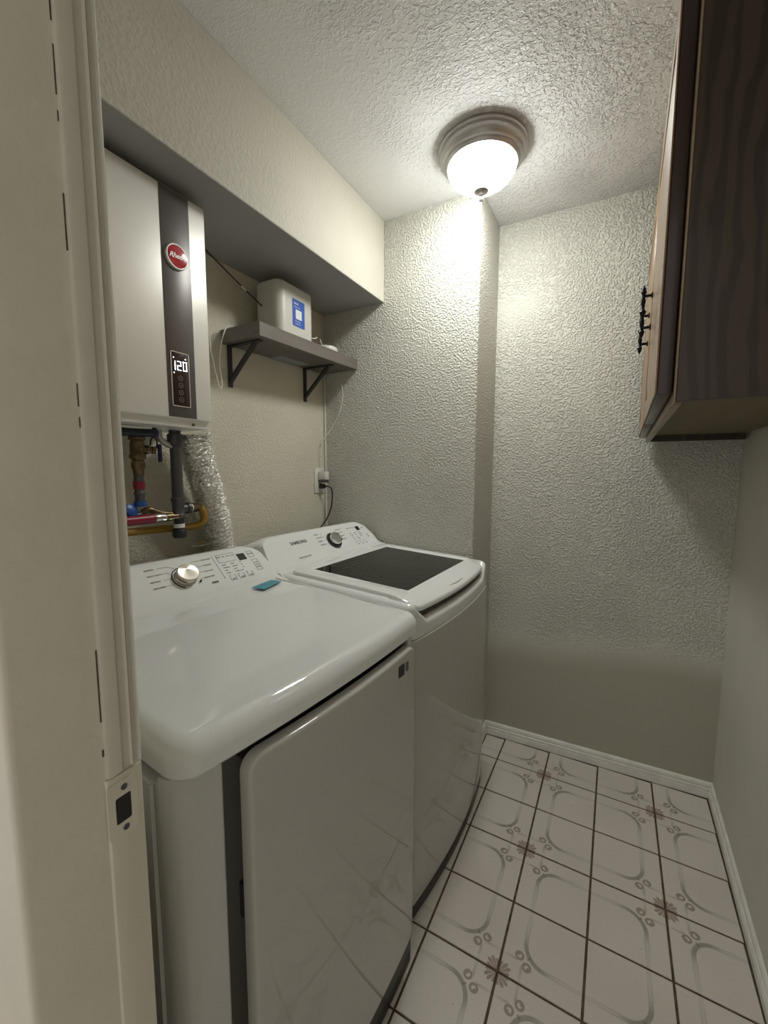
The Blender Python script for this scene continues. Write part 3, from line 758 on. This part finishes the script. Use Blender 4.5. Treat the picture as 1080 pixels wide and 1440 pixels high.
for q, t in enumerate(('NORMAL', 'HEAVY DUTY', 'BEDDING', 'PERM PRESS')): it.append((t, 0.388, 0.113 - 0.0175 * q, 'LEFT'))
for q, t in enumerate(('DELICATES', 'QUICK WASH', 'RINSE+SPIN', 'SELF CLEAN')): it.append((t, 0.212, 0.117 - 0.0175 * q, 'RIGHT'))
for q, ws in enumerate((('HOT', 'WARM', 'ECO', 'COLD'), ('HIGH', 'MED', 'LOW', 'NO SPIN'), ('HEAVY', 'NORMAL', 'LIGHT'))):
    for r_, t in enumerate(ws): it.append(('-' + t, 0.170 - 0.031 * q, 0.082 - 0.0105 * r_, 'LEFT', 0.005))
for q, t in enumerate(('TEMP', 'SPIN', 'SOIL')): it.append((t, 0.158 - 0.031 * q, 0.022, 'CENTER', 0.0055))
for q, t in enumerate(('WASH', 'RINSE', 'SPIN')): it.append((t, 0.160 - 0.02 * q, 0.112, 'CENTER', 0.0048))
it += [('POWER', 0.052, 0.102, 'CENTER', 0.005), ('START', 0.052, 0.060, 'CENTER', 0.005), ('PAUSE', 0.052, 0.050, 'CENTER', 0.005)]
labels(G, it, 0.0060, 'ink', con)
b = bmesh.new()
for q in range(4):
    strip(G, 0.350, 0.1135 - 0.0175 * q, 0.338, 0.1135 - 0.0175 * q, 0.0008, b); strip(G, 0.258, 0.1175 - 0.0175 * q, 0.240, 0.1175 - 0.0175 * q, 0.0008, b)
for q in range(3):
    u = 0.170 - 0.031 * q
    strip(G, u, 0.037, u, 0.028, 0.0008, b); strip(G, u, 0.037, u - 0.022, 0.037, 0.0008, b)
obj('guide_lines', b, 'ink_light', con, smooth=False, kind='stuff')
b = bmesh.new(); rect(G, 0.076, 0.102, 0.093, 0.115, 0.001, b, 0.0009)
obj('display', b, 'red_led', con)
b = bmesh.new(); rect(lambda u, s, h=0.0: FW(u, -0.0195 - h, s), 0.016, 0.026, 0.829, 0.847, 0.002, b, 0.002)
obj('badge', b, 'black', washer)
# ------------------------------------------------------------------ tankless water heater
HX, HY0, HY1, HZ0, HZ1 = -0.636, -1.455, -0.991, 1.478, 2.066
heater = thing('water_heater', 'silver tankless water heater on the left wall with charcoal stripe showing 120', 'water heater', (XL, (HY0 + HY1) / 2, HZ0))
obj('case', box(XL, HX - 0.012, HY0 + 0.002, HY1 - 0.002, HZ0 - 0.022, HZ1 - 0.001, 0.003), 'heater', heater)
obj('front_cover', box(HX - 0.030, HX, HY0, HY1, HZ0, HZ1, 0.004, 3), 'heater', heater)
obj('stripe', box(HX - 0.002, HX + 0.0012, -1.1265, -1.0430, HZ0 + 0.0035, HZ1 - 0.0035, 0.0006), 'heater_dark', heater, label='charcoal vertical stripe')
obj('bottom_screw', lathe([(0.004, 0), (0.004, 0.003), (0.002, 0.004)], (HX - 0.012, -1.047, HZ0 - 0.012), (1, 0, 0), 12), 'brass', heater)
bz, by = 1.899, -1.0865
ell = lambda r1, r2, x, n=40: [(x, by + r1 * math.cos(2 * PI * k / n), bz + r2 * math.sin(2 * PI * k / n)) for k in range(n)]
badge = obj('badge', loft([ell(0.0325, 0.0325, HX + 0.001), ell(0.0325, 0.0325, HX + 0.006), ell(0.030, 0.030, HX + 0.0085), ell(0.0285, 0.0285, HX + 0.0085), ell(0.0283, 0.0283, HX + 0.0065)]), 'silver', heater, label='round red badge with silver rim')
obj('badge_face', loft([ell(0.0283, 0.0283, HX + 0.0062), ell(0.027, 0.027, HX + 0.0082), ell(0.018, 0.018, HX + 0.0095), ell(0.004, 0.004, HX + 0.0100)]), 'red_badge', badge)
obj('badge_lettering', text_bm('Rheem', 0.0190, lambda x, y, h: (HX + 0.0104 + h, by + x, bz + y + 0.10 * x), 0.0004, 'CENTER', 0.0, 0.35, 0.92), 'silver', badge, smooth=False, kind='stuff')
ctl = obj('control_panel', box(HX + 0.0008, HX + 0.0030, -1.1150, -1.0640, 1.512, 1.652, 0.001), 'heater_screen', heater)
b = bmesh.new()
for a0, a1, c0, c1 in ((-1.1170, -1.1145, 1.510, 1.654), (-1.0645, -1.0620, 1.510, 1.654), (-1.1170, -1.0620, 1.5095, 1.5120), (-1.1170, -1.0620, 1.6518, 1.6540)):
    box(HX + 0.0008, HX + 0.0036, a0, a1, c0, c1, bm=b)
obj('panel_bezel', b, 'silver', ctl)
# seven segment 120
def seg7(d, cy, cz, w_, h_, t, bm):
    on = {'1': 'bc', '2': 'abged', '0': 'abcdef'}[d]
    S = {'a': (-w_, w_, h_ - t, h_), 'd': (-w_, w_, -h_, -h_ + t), 'g': (-w_, w_, -t / 2, t / 2), 'f': (-w_, -w_ + t, 0, h_), 'b': (w_ - t, w_, 0, h_), 'e': (-w_, -w_ + t, -h_, 0), 'c': (w_ - t, w_, -h_, 0)}
    for s_ in on:
        a0, a1, c0, c1 = S[s_]; box(HX + 0.0028, HX + 0.0036, cy + a0, cy + a1, cz + c0, cz + c1, bm=bm)
b = bmesh.new()
seg7('1', -1.1065, 1.617, 0.0030, 0.0120, 0.0022, b); seg7('2', -1.0925, 1.618, 0.0058, 0.0120, 0.0019, b); seg7('0', -1.0755, 1.619, 0.0058, 0.0120, 0.0019, b)
for y_, z_ in ((-1.1085, 1.6375), (-1.0735, 1.6385), (-1.1085, 1.598)): box(HX + 0.0028, HX + 0.0036, y_ - 0.0015, y_ + 0.0015, z_ - 0.0012, z_ + 0.0012, bm=b)
obj('lit_digits', b, 'led', ctl, smooth=False, kind='stuff')
for z_ in (1.5855, 1.5665, 1.5475, 1.5290):
    bb = bmesh.new(); cc = (HX + 0.0029, -1.0900, z_)
    lathe([(0.0068, 0), (0.0068, 0.0008), (0.0054, 0.0008), (0.0054, 0.0)], cc, (1, 0, 0), 20, bb); lathe([(0.0018, 0), (0.0018, 0.0008), (0.0002, 0.0008)], cc, (1, 0, 0), 10, bb)
    obj('button', bb, 'screen_btn', ctl)

# plumbing below the heater
pipe = thing('water_valve', 'brass isolation valve with navy lever and red banded pipe under the heater', 'valve', (-0.76, -1.145, 1.456))
obj('valve_body', lathe([(0.013, 0.0), (0.013, -0.012), (0.020, -0.014), (0.022, -0.020), (0.022, -0.034), (0.017, -0.037), (0.019, -0.046), (0.019, -0.074), (0.022, -0.077), (0.022, -0.085), (0.015, -0.092), (0.018, -0.098), (0.018, -0.112), (0.015, -0.118), (0.014, -0.132), (0.012, -0.136)], (-0.76, -1.145, 1.456), n=12), 'brass', pipe, ang=50)
obj('side_port', lathe([(0.010, 0), (0.010, 0.014), (0.013, 0.015), (0.013, 0.022), (0.009, 0.024), (0.009, 0.030), (0.011, 0.031), (0.011, 0.040)], (-0.756, -1.140, 1.394), (0.15, 1, 0), 12), 'brass', pipe)
b = tube([(-0.752, -1.112, 1.405), (-0.750, -1.110, 1.424), (-0.750, -1.101, 1.430), (-0.750, -1.093, 1.420), (-0.750, -1.096, 1.400), (-0.752, -1.104, 1.395)], 0.0022, 8, smooth=6)
obj('ring_strap', b, 'black', pipe)
obj('lever', box(-0.752, -0.744, -1.092, -1.082, 1.360, 1.412, 0.002), 'navy', pipe)
obj('nipple', lathe([(0.0125, 0.0), (0.0125, -0.012), (0.0145, -0.014), (0.0145, -0.030), (0.013, -0.032), (0.013, -0.044), (0.0145, -0.046), (0.0145, -0.052), (0.013, -0.054), (0.013, -0.085)], (-0.76, -1.1455, 1.320), n=14), 'iron', pipe)
obj('red_band', cyl((-0.76, -1.1455, 1.305), (-0.76, -1.1455, 1.284), 0.0152), 'red_hose', pipe, label='red band')
obj('blue_clip', cyl((-0.76, -1.1455, 1.250), (-0.76, -1.1455, 1.234), 0.0158), 'blue', pipe, label='blue clip')
mani = thing('blue_valve', 'small blue valve handle behind the red pipe below the heater', 'valve', (-0.765, -1.172, 1.212))
obj('handle', lathe([(0.004, 0), (0.017, 0.002), (0.020, 0.008), (0.019, 0.014), (0.010, 0.018)], (-0.765, -1.176, 1.222), (0.9, 0.2, 0.3), 10), 'blue', mani)
obj('stem', tube([(-0.768, -1.174, 1.214), (-0.765, -1.160, 1.210), (-0.762, -1.146, 1.2125)], 0.009, 10, smooth=4), 'chrome', mani)
obj('elbow', tube([(-0.772, -1.135, 1.214), (-0.768, -1.118, 1.222), (-0.765, -1.100, 1.215), (-0.763, -1.080, 1.207), (-0.762, -1.052, 1.203)], 0.010, 10, smooth=5), 'brass', mani)
red = thing('red_pipe', 'red water pipe with chrome sleeve crossing below the heater', 'pipe', (-0.735, -1.15, 1.198))
obj('pipe', tube([(-0.735, -1.50, 1.197), (-0.735, -1.122, 1.199)], 0.0135, 16), 'red_hose', red)
obj('sleeve', lathe([(0.0135, 0), (0.0140, 0.002), (0.0125, 0.006), (0.0135, 0.010), (0.0125, 0.016), (0.0130, 0.024), (0.011, 0.034)], (-0.735, -1.122, 1.199), (0, 1, 0), 16), 'chrome', red)
obj('coupling', lathe([(0.009, 0), (0.012, 0.002), (0.012, 0.022), (0.008, 0.025), (0.008, 0.040)], (-0.735, -1.090, 1.199), (0, 1, 0), 12), 'brass', red)
hose = thing('dark_hose', 'dark blue insulated hose running along the underside of the heater', 'hose', (-0.76, -1.15, 1.44))
obj('hose', tube([(-0.735, -1.30, 1.438), (-0.735, -1.16, 1.441), (-0.735, -1.115, 1.442)], 0.0125, 14, smooth=4), 'hose_dark', hose)
obj('hose_end', lathe([(0.0125, 0), (0.014, 0.002), (0.014, 0.010), (0.011, 0.014)], (-0.735, -1.116, 1.442), (0, 1, 0), 14), 'navy', hose)
obj('white_hose', tube([(-0.70, -1.30, 1.4545), (-0.70, -1.20, 1.4505), (-0.715, -1.13, 1.4545)], 0.0040, 8, smooth=6), 'white_plastic', hose, label='thin white tube')
dp = thing('drain_pipe', 'dark grey vertical gas pipe with tee and capped end under the heater', 'pipe', (-0.76, -1.027, 1.456))
DX, DY = -0.76, -1.029
obj('top_coupling', lathe([(0.017, 0.0), (0.017, -0.010), (0.023, -0.012), (0.023, -0.044), (0.018, -0.048), (0.018, -0.052), (0.0165, -0.054)], (DX, DY, 1.456), n=18), 'pvc', dp)
obj('side_union', tube([(DX, DY - 0.052, 1.452), (DX + 0.002, DY - 0.046, 1.425), (DX, DY - 0.012, 1.408)], 0.009, 10, smooth=5), 'nickel', dp)
obj('pipe', cyl((DX, DY, 1.405), (DX, DY, 1.250), 0.0165, 20), 'pvc', dp)
obj('tee', lathe([(0.0165, 0.0), (0.0205, -0.002), (0.0205, -0.012), (0.0175, -0.016), (0.0175, -0.050), (0.0205, -0.054), (0.0205, -0.064), (0.017, -0.067)], (DX, DY, 1.254), n=18, bm=lathe([(0.014, 0.0), (0.014, 0.022), (0.018, 0.024), (0.018, 0.034), (0.013, 0.035)], (DX, DY + 0.004, 1.218), (0, 1, 0), 16)), 'iron', dp)
obj('thread_tape', cyl((DX, DY + 0.038, 1.218), (DX, DY + 0.046, 1.218), 0.0125, 14), 'card_white', dp, label='white thread tape')
obj('thread_tape', cyl((DX, DY, 1.172), (DX, DY, 1.160), 0.0162, 16), 'card_white', dp, label='white thread tape')
obj('nipple', cyl((DX, DY, 1.190), (DX, DY, 1.155), 0.0150, 16), 'black_metal', dp)
obj('cap', lathe([(0.018, 0.0), (0.021, -0.003), (0.021, -0.020), (0.017, -0.026), (0.004, -0.028)], (DX, DY, 1.155), n=16), 'black_metal', dp)
gh = thing('gas_hose', 'yellow gas hose curving behind the foil duct to the tee', 'hose', (-0.775, -0.97, 1.19))
obj('fitting', lathe([(0.011, 0), (0.015, 0.002), (0.015, 0.016), (0.012, 0.018), (0.012, 0.026)], (DX, DY + 0.047, 1.218), (0, 1, 0), 6), 'brass', gh)
obj('hose', tube([(DX, DY + 0.074, 1.217), (-0.762, -0.944, 1.208), (-0.768, -0.932, 1.185), (-0.775, -0.938, 1.162), (-0.790, -0.965, 1.154), (-0.800, -1.02, 1.154), (-0.800, -1.12, 1.158), (-0.800, -1.30, 1.160), (-0.800, -1.48, 1.160)], 0.0115, 12, smooth=8), 'yellow', gh)
pl = tag(obj('foil_tape_strip', loft([[(-0.700 + dx, y, z + h) for dx, y, z in ((0.0, -1.032, 1.106), (0.030, -1.020, 1.108), (0.012, -0.935, 1.116), (-0.028, -0.950, 1.119))] for h in (0, 0.0015)]), 'chrome'), 'shiny strip of foil tape sticking out below the capped pipe', 'tape')

# foil duct behind the dryer
P = smoothpts([(-0.775, -0.955, 1.456), (-0.780, -0.948, 1.41), (-0.790, -0.920, 1.34), (-0.802, -0.885, 1.25), (-0.812, -0.853, 1.16), (-0.826, -0.835, 1.07), (-0.830, -0.83, 0.98), (-0.830, -0.83, 0.84)], 34)
bm = bmesh.new(); rings = []; N = None; nn = 56; run = 0.0
for i, p in enumerate(P):
    if i: run += (P[i] - P[i - 1]).length
    t = (P[min(i + 1, len(P) - 1)] - P[max(i - 1, 0)]).normalized()
    N = t.orthogonal().normalized() if N is None else (N - t * N.dot(t)).normalized(); B = t.cross(N)
    rr_ = []
    for k in range(nn):
        a = 2 * PI * k / nn
        ph = 2 * PI * run / 0.0145 + 1.3 * math.sin(3 * a + run * 60) + 0.8 * math.sin(7 * a - run * 35)
        r_ = 0.0485 + 0.0046 * math.sin(ph) + random.uniform(-0.0018, 0.0018)
        rr_.append(p + (N * math.cos(a) + B * math.sin(a)) * r_)
    rings.append(rr_)
loft(rings, bm=bm)
tag(obj('foil_duct', bm, 'foil', None, smooth=False), 'crinkled silver foil duct dropping from the heater behind the dryer', 'duct')

# ------------------------------------------------------------------ shelf with its brackets
SX, SY0, SY1, SZ0, SZ1 = -0.689, -0.742, YC - 0.001, 1.808, 1.857
tilt = lambda x, y, z: (x, y, z + (y + 0.43) * 0.018)
shelf = thing('wall_shelf', 'grey-brown floating wall shelf on two black brackets below the soffit', 'shelf', (XL, -0.43, SZ0))
obj('board', box(XL, SX, SY0, SY1, SZ0, SZ1, 0.0012, 1, f=tilt), 'shelf', shelf)
obj('tag', box(-0.876, -0.812, -0.50, -0.325, SZ0 - 0.0012, SZ0, f=tilt), 'gasket', shelf, label='pale label on the underside')
for yb in (-0.706, -0.272):
    zz = SZ0 + (yb + 0.43) * 0.018 - 0.0006
    br = obj('bracket', box(XL, XL + 0.005, yb - 0.0105, yb + 0.0105, zz - 0.152, zz, 0.001, 1), 'black_metal', shelf)
    obj('arm', box(XL, -0.720, yb - 0.0105, yb + 0.0105, zz - 0.005, zz, 0.001, 1), 'black_metal', br)
    obj('brace', loft([[(XL + 0.004, yb + s * 0.0085, zz - 0.122) for s in (-1, 1)] + [(XL + 0.004, yb + s * 0.0085, zz - 0.136) for s in (1, -1)],
                       [(-0.752, yb + s * 0.0085, zz - 0.003) for s in (-1, 1)] + [(-0.738, yb + s * 0.0085, zz - 0.003) for s in (1, -1)]]), 'black_metal', br)
# router
ZR = SZ1 + (-0.51 + 0.43) * 0.018
router = thing('router', 'white box router standing on the shelf with a blue card on its front', 'router', (-0.775, -0.51, ZR))
def rbox(x0, x1, y0, y1, z0, z1, r, rnd):
    R = [[(x, y, z0 + 0.0005) for x, y in rrect(x0 + 0.003, x1 - 0.003, y0 + 0.003, y1 - 0.003, r, 8)], [(x, y, z0 + 0.004) for x, y in rrect(x0, x1, y0, y1, r, 8)]]
    for k in range(6):
        a = PI / 2 * k / 5; i_ = rnd * (1 - math.cos(a))
        R.append([(x, y, z1 - rnd * (1 - math.sin(a))) for x, y in rrect(x0 + i_, x1 - i_, y0 + i_, y1 - i_, max(r - i_, 0.003), 8)])
    return loft(R)
obj('body', rbox(-0.845, -0.712, -0.618, -0.408, ZR + 0.0005, 2.052, 0.036, 0.012), 'router', router)
card = obj('card', loft([[(x, a, c) for a, c in rrect(-0.545, -0.474, 1.899, 2.000, 0.004, 3)] for x in (-0.7125, -0.7112)]), 'card_blue', router, label='blue printed card')
b = box(-0.7113, -0.7108, -0.527, -0.492, 1.928, 1.963)
obj('white_square', b, 'card_white', card, label='blank white square')
b = text_bm('Wi-Fi', 0.011, lambda x, y, h: (-0.7110 + h, -0.536 + x, 1.984 + y), 0.0003, 'LEFT', 0.0002)
merge(b, text_bm('Scan to set up', 0.0062, lambda x, y, h: (-0.7110 + h, -0.536 + x, 1.972 + y), 0.0003, 'LEFT'))
merge(b, text_bm('Get the app', 0.0062, lambda x, y, h: (-0.7110 + h, -0.530 + x, 1.919 + y), 0.0003, 'LEFT'))
merge(b, text_bm('to get online', 0.0062, lambda x, y, h: (-0.7110 + h, -0.530 + x, 1.910 + y), 0.0003, 'LEFT'))
obj('lettering', b, 'card_white', card, smooth=False, kind='stuff')
ZH = SZ1 + (-0.27 + 0.43) * 0.018
hub = thing('smart_hub', 'round white puck-shaped device at the right end of the shelf', 'device', (-0.765, -0.262, ZH))
obj('shell', lathe([(0.045, 0.001), (0.050, 0.006), (0.051, 0.020), (0.050, 0.026), (0.044, 0.031), (0.02, 0.034), (0.002, 0.0345)], (-0.765, -0.262, ZH), n=40), 'white_plastic', hub)
tag(obj('white_lead', tube([(-0.735, -0.405, ZH + 0.030), (-0.735, -0.385, ZH + 0.034), (-0.735, -0.366, ZH + 0.043)], 0.0022, 8, smooth=5), 'white_plastic'), 'short white lead poking from the right side of the router', 'cable')
tag(obj('white_lead', tube([(-0.712, -0.362, ZH + 0.0035), (-0.712, -0.366, ZH + 0.016), (-0.712, -0.376, ZH + 0.030)], 0.0022, 8, smooth=5), 'white_plastic'), 'short white lead standing up beside the round white puck', 'cable')

# ------------------------------------------------------------------ cables and outlet
dc = thing('black_cable', 'thin black cable slanting from the heater top to the router', 'cable', (-0.80, -0.95, 2.06))
b0, b1 = Vector((-0.800, -0.93, 2.085)), Vector((-0.800, -0.578, 1.946))
obj('cable', tube([b0, b0.lerp(b1, 0.5) + Vector((0, 0, -0.002)), b1], 0.0026, 8, smooth=6), 'black', dc)
pm = b0.lerp(b1, 0.64) + Vector((0, 0, -0.002)); dd = (b1 - b0).normalized()
obj('splice', tube([pm - dd * 0.012, pm + dd * 0.012], 0.0036, 8), 'silver', dc)
wc = tag(obj('loose_cord', tube([(-0.840, -0.60, SZ1 + 0.002), (-0.842, -0.70, SZ1 + 0.003), (-0.842, -0.742, SZ1 + 0.001), (-0.842, -0.762, 1.832), (-0.842, -0.778, 1.78), (-0.842, -0.787, 1.71), (-0.842, -0.780, 1.645), (-0.842, -0.790, 1.632), (-0.842, -0.800, 1.66), (-0.842, -0.822, 1.75), (-0.842, -0.845, 1.81), (-0.842, -1.02, 1.83)], 0.0026, 8, smooth=8), 'white_plastic'), 'white cord looping over the left end of the shelf beside the heater', 'cable')

outlet = thing('wall_outlet', 'white double wall outlet plate on the back wall above the washer', 'outlet', (XL, -0.176, 1.286))
obj('cover_plate', box(XL, XL + 0.006, -0.2130, -0.1385, 1.224, 1.346, 0.002), 'white_plastic', outlet)
for z_ in (1.312, 1.258):
    obj('socket', loft([[(x, a, c) for a, c in rrect(-0.1925, -0.1590, z_ - 0.0145, z_ + 0.0145, 0.010, 4)] for x in (XL + 0.005, XL + 0.0085)]), 'white_plastic', outlet)
ad = thing('usb_adapter', 'white plug-in adapter in the upper socket of the wall outlet', 'adapter', (XL + 0.0086, -0.172, 1.310))
obj('block', box(XL + 0.0088, XL + 0.052, -0.190, -0.158, 1.290, 1.330, 0.003), 'white_plastic', ad)
obj('port', box(XL + 0.020, XL + 0.030, -0.182, -0.168, 1.3305, 1.340, 0.001), 'silver', ad)
obj('band', box(XL + 0.0088, XL + 0.050, -0.190, -0.158, 1.276, 1.2895, 0.002), 'iron', ad, label='grey lower section')
tag(obj('charging_cable', tube([(XL + 0.025, -0.175, 1.341), (XL + 0.024, -0.172, 1.40), (XL + 0.030, -0.178, 1.47), (-0.85, -0.165, 1.50), (-0.83, -0.140, 1.545), (-0.795, -0.132, 1.605), (-0.770, -0.132, 1.67), (-0.768, -0.133, 1.73), (-0.784, -0.136, 1.80), (-0.790, -0.138, 1.809)], 0.0020, 8, smooth=8), 'white_plastic'), 'thin white cable hanging from the shelf down to the outlet adapter', 'cable')
bc = thing('power_cord', 'black power cord plugged into the outlet and dropping behind the washer', 'power cord', (XL + 0.0086, -0.176, 1.258))
obj('plug', lathe([(0.013, 0), (0.0135, 0.004), (0.012, 0.022), (0.008, 0.026), (0.006, 0.034)], (XL + 0.0092, -0.176, 1.257), (1, 0.15, 0), 14), 'black', bc)
obj('cord', tube([(XL + 0.040, -0.172, 1.258), (XL + 0.058, -0.158, 1.252), (XL + 0.064, -0.150, 1.225), (XL + 0.060, -0.152, 1.16), (XL + 0.048, -0.172, 1.10), (XL + 0.038, -0.215, 1.055), (XL + 0.034, -0.26, 1.02), (XL + 0.034, -0.28, 0.90)], 0.0035, 10, smooth=8), 'black', bc)
tag(obj('conduit', cyl((XL + 0.006, YC - 0.0065, 1.0), (XL + 0.006, YC - 0.0065, 1.802), 0.006, 12), 'wall_smooth'), 'painted pipe running up the corner beside the wall outlet', 'conduit')

# ------------------------------------------------------------------ wall cabinet on the right
def CF(x, y, z): return (x + 0.018 * (y + 0.97), y, z)
CX0, CX1, CY0, CY1, CZ0, CZ1 = 0.491, 0.795, -0.97, 0.160, 1.452, 2.4385
cab = thing('wall_cabinet', 'dark stained wooden wall cabinet with two doors on the right wall', 'cabinet', (0.65, -0.4, CZ0))
obj('end_panel', box(CX0 + 0.0035, CX1, CY0 + 0.002, CY0 + 0.018, CZ0 + 0.004, CZ1, 0.0005, 1, f=CF), 'cab_end', cab, smooth=False, label='dark plywood end with swirling grain')
obj('far_end_panel', box(CX0 + 0.014, CX1, CY1 - 0.018, CY1, CZ0 + 0.002, CZ1, f=CF), 'cab_end', cab, smooth=False)
obj('bottom_panel', box(CX0 + 0.016, CX1, CY0 + 0.0185, CY1 - 0.0185, CZ0 + 0.024, CZ0 + 0.036, f=CF), 'cab_under', cab, smooth=False)
obj('bottom_rail', box(CX0 + 0.016, CX1, CY1 - 0.040, CY1 - 0.0185, CZ0 + 0.001, CZ0 + 0.0238, f=CF), 'cab_end', cab, smooth=False)
obj('back_panel', box(CX1 - 0.006, CX1, CY0 + 0.0185, CY1 - 0.0185, CZ0 + 0.0365, CZ1, f=CF), 'cab_under', cab, smooth=False)
# face frame: stiles and rails
obj('edge_banding', box(CX0, CX0 + 0.0033, CY0, CY0 + 0.0180, CZ0, CZ1, 0.001, 1, f=CF), 'cab_frame', cab)
for a0, a1 in ((CY0 + 0.0185, CY0 + 0.045), (-0.425, -0.385), (CY1 - 0.045, CY1)):
    obj('stile', box(CX0, CX0 + 0.0138, a0, a1, CZ0, CZ1, 0.0015, 1, f=CF), 'cab_frame', cab)
for c0, c1 in ((CZ0, CZ0 + 0.040), (2.15, CZ1)):
    for a0, a1 in ((CY0 + 0.0452, -0.4252), (-0.3848, CY1 - 0.0452)):
        obj('rail', box(CX0, CX0 + 0.0138, a0, a1, c0, c1, 0.001, 1, f=CF), 'cab_frame', cab)
def cab_door(y0, y1, z0, z1):
    d = obj('door', box(CX0 - 0.0235, CX0 - 0.0016, y0, y1, z0, z1, 0.003, 2, f=CF), 'cab_edge', cab, label='dark lacquered door edge')
    X1, X0 = CX0 - 0.0237, CX0 - 0.0265; w_ = 0.055
    g = 0.002
    for a0, a1 in ((y0 + g, y0 + w_), (y1 - w_, y1 - g)):
        obj('door_stile', box(X0, X1, a0, a1, z0 + g, z1 - g, 0.001, 1, f=CF), 'cab_wood', d)
    for c0, c1 in ((z0 + g, z0 + w_), (z1 - w_, z1 - g)):
        obj('door_rail', box(X0, X1, y0 + w_ + 0.0006, y1 - w_ - 0.0006, c0, c1, 0.001, 1, f=CF), 'cab_wood', d)
    a0, a1, c0, c1 = y0 + w_ + 0.001, y1 - w_ - 0.001, z0 + w_ + 0.001, z1 - w_ - 0.001
    R = [[CF(X1, a, c) for a, c in rrect(a0, a1, c0, c1, 0.001, 1)], [CF(X1 - 0.0004, a, c) for a, c in rrect(a0, a1, c0, c1, 0.001, 1)], [CF(X1 - 0.0006, a, c) for a, c in rrect(a0 + 0.006, a1 - 0.006, c0 + 0.006, c1 - 0.006, 0.001, 1)], [CF(X0 + 0.0002, a, c) for a, c in rrect(a0 + 0.035, a1 - 0.035, c0 + 0.035, c1 - 0.035, 0.001, 1)]]
    obj('door_panel', loft(R), 'cab_wood', d)
    return d
d1 = cab_door(-0.960, -0.412, CZ0 + 0.018, 2.135)
d2 = cab_door(-0.398, 0.150, CZ0 + 0.018, 2.135)
def pull(yc, z0, z1, d):
    X = CX0 - 0.0265; xo = X - 0.020
    b = bmesh.new(); L = z1 - z0
    prof = []
    for q in range(41):
        t = q / 40; r = 0.0034 + 0.0020 * abs(math.sin(t * PI * 5)) + (0.0030 * math.exp(-((t - 0.5) / 0.03) ** 2)) + 0.002 * math.exp(-((t - 0.12) / 0.02) ** 2) + 0.002 * math.exp(-((t - 0.88) / 0.02) ** 2)
        if t < 0.04 or t > 0.96: r *= 0.6
        prof.append((r, z0 + L * t))
    x_, y_, _ = CF(xo, yc, 0)
    lathe(prof, (x_, y_, 0), n=10, bm=b)
    for zz in (z0 + 0.027, z1 - 0.027): cyl(CF(X + 0.001, yc, zz), CF(xo, yc, zz), 0.0036, 10, bm=b); cyl(CF(X + 0.0005, yc, zz), CF(X - 0.003, yc, zz), 0.0075, 12, bm=b)
    obj('handle', b, 'iron_black', d, label='black wrought pull handle')
pull(-0.500, 1.688, 1.822, d1)
pull(-0.335, 1.688, 1.822, d2)
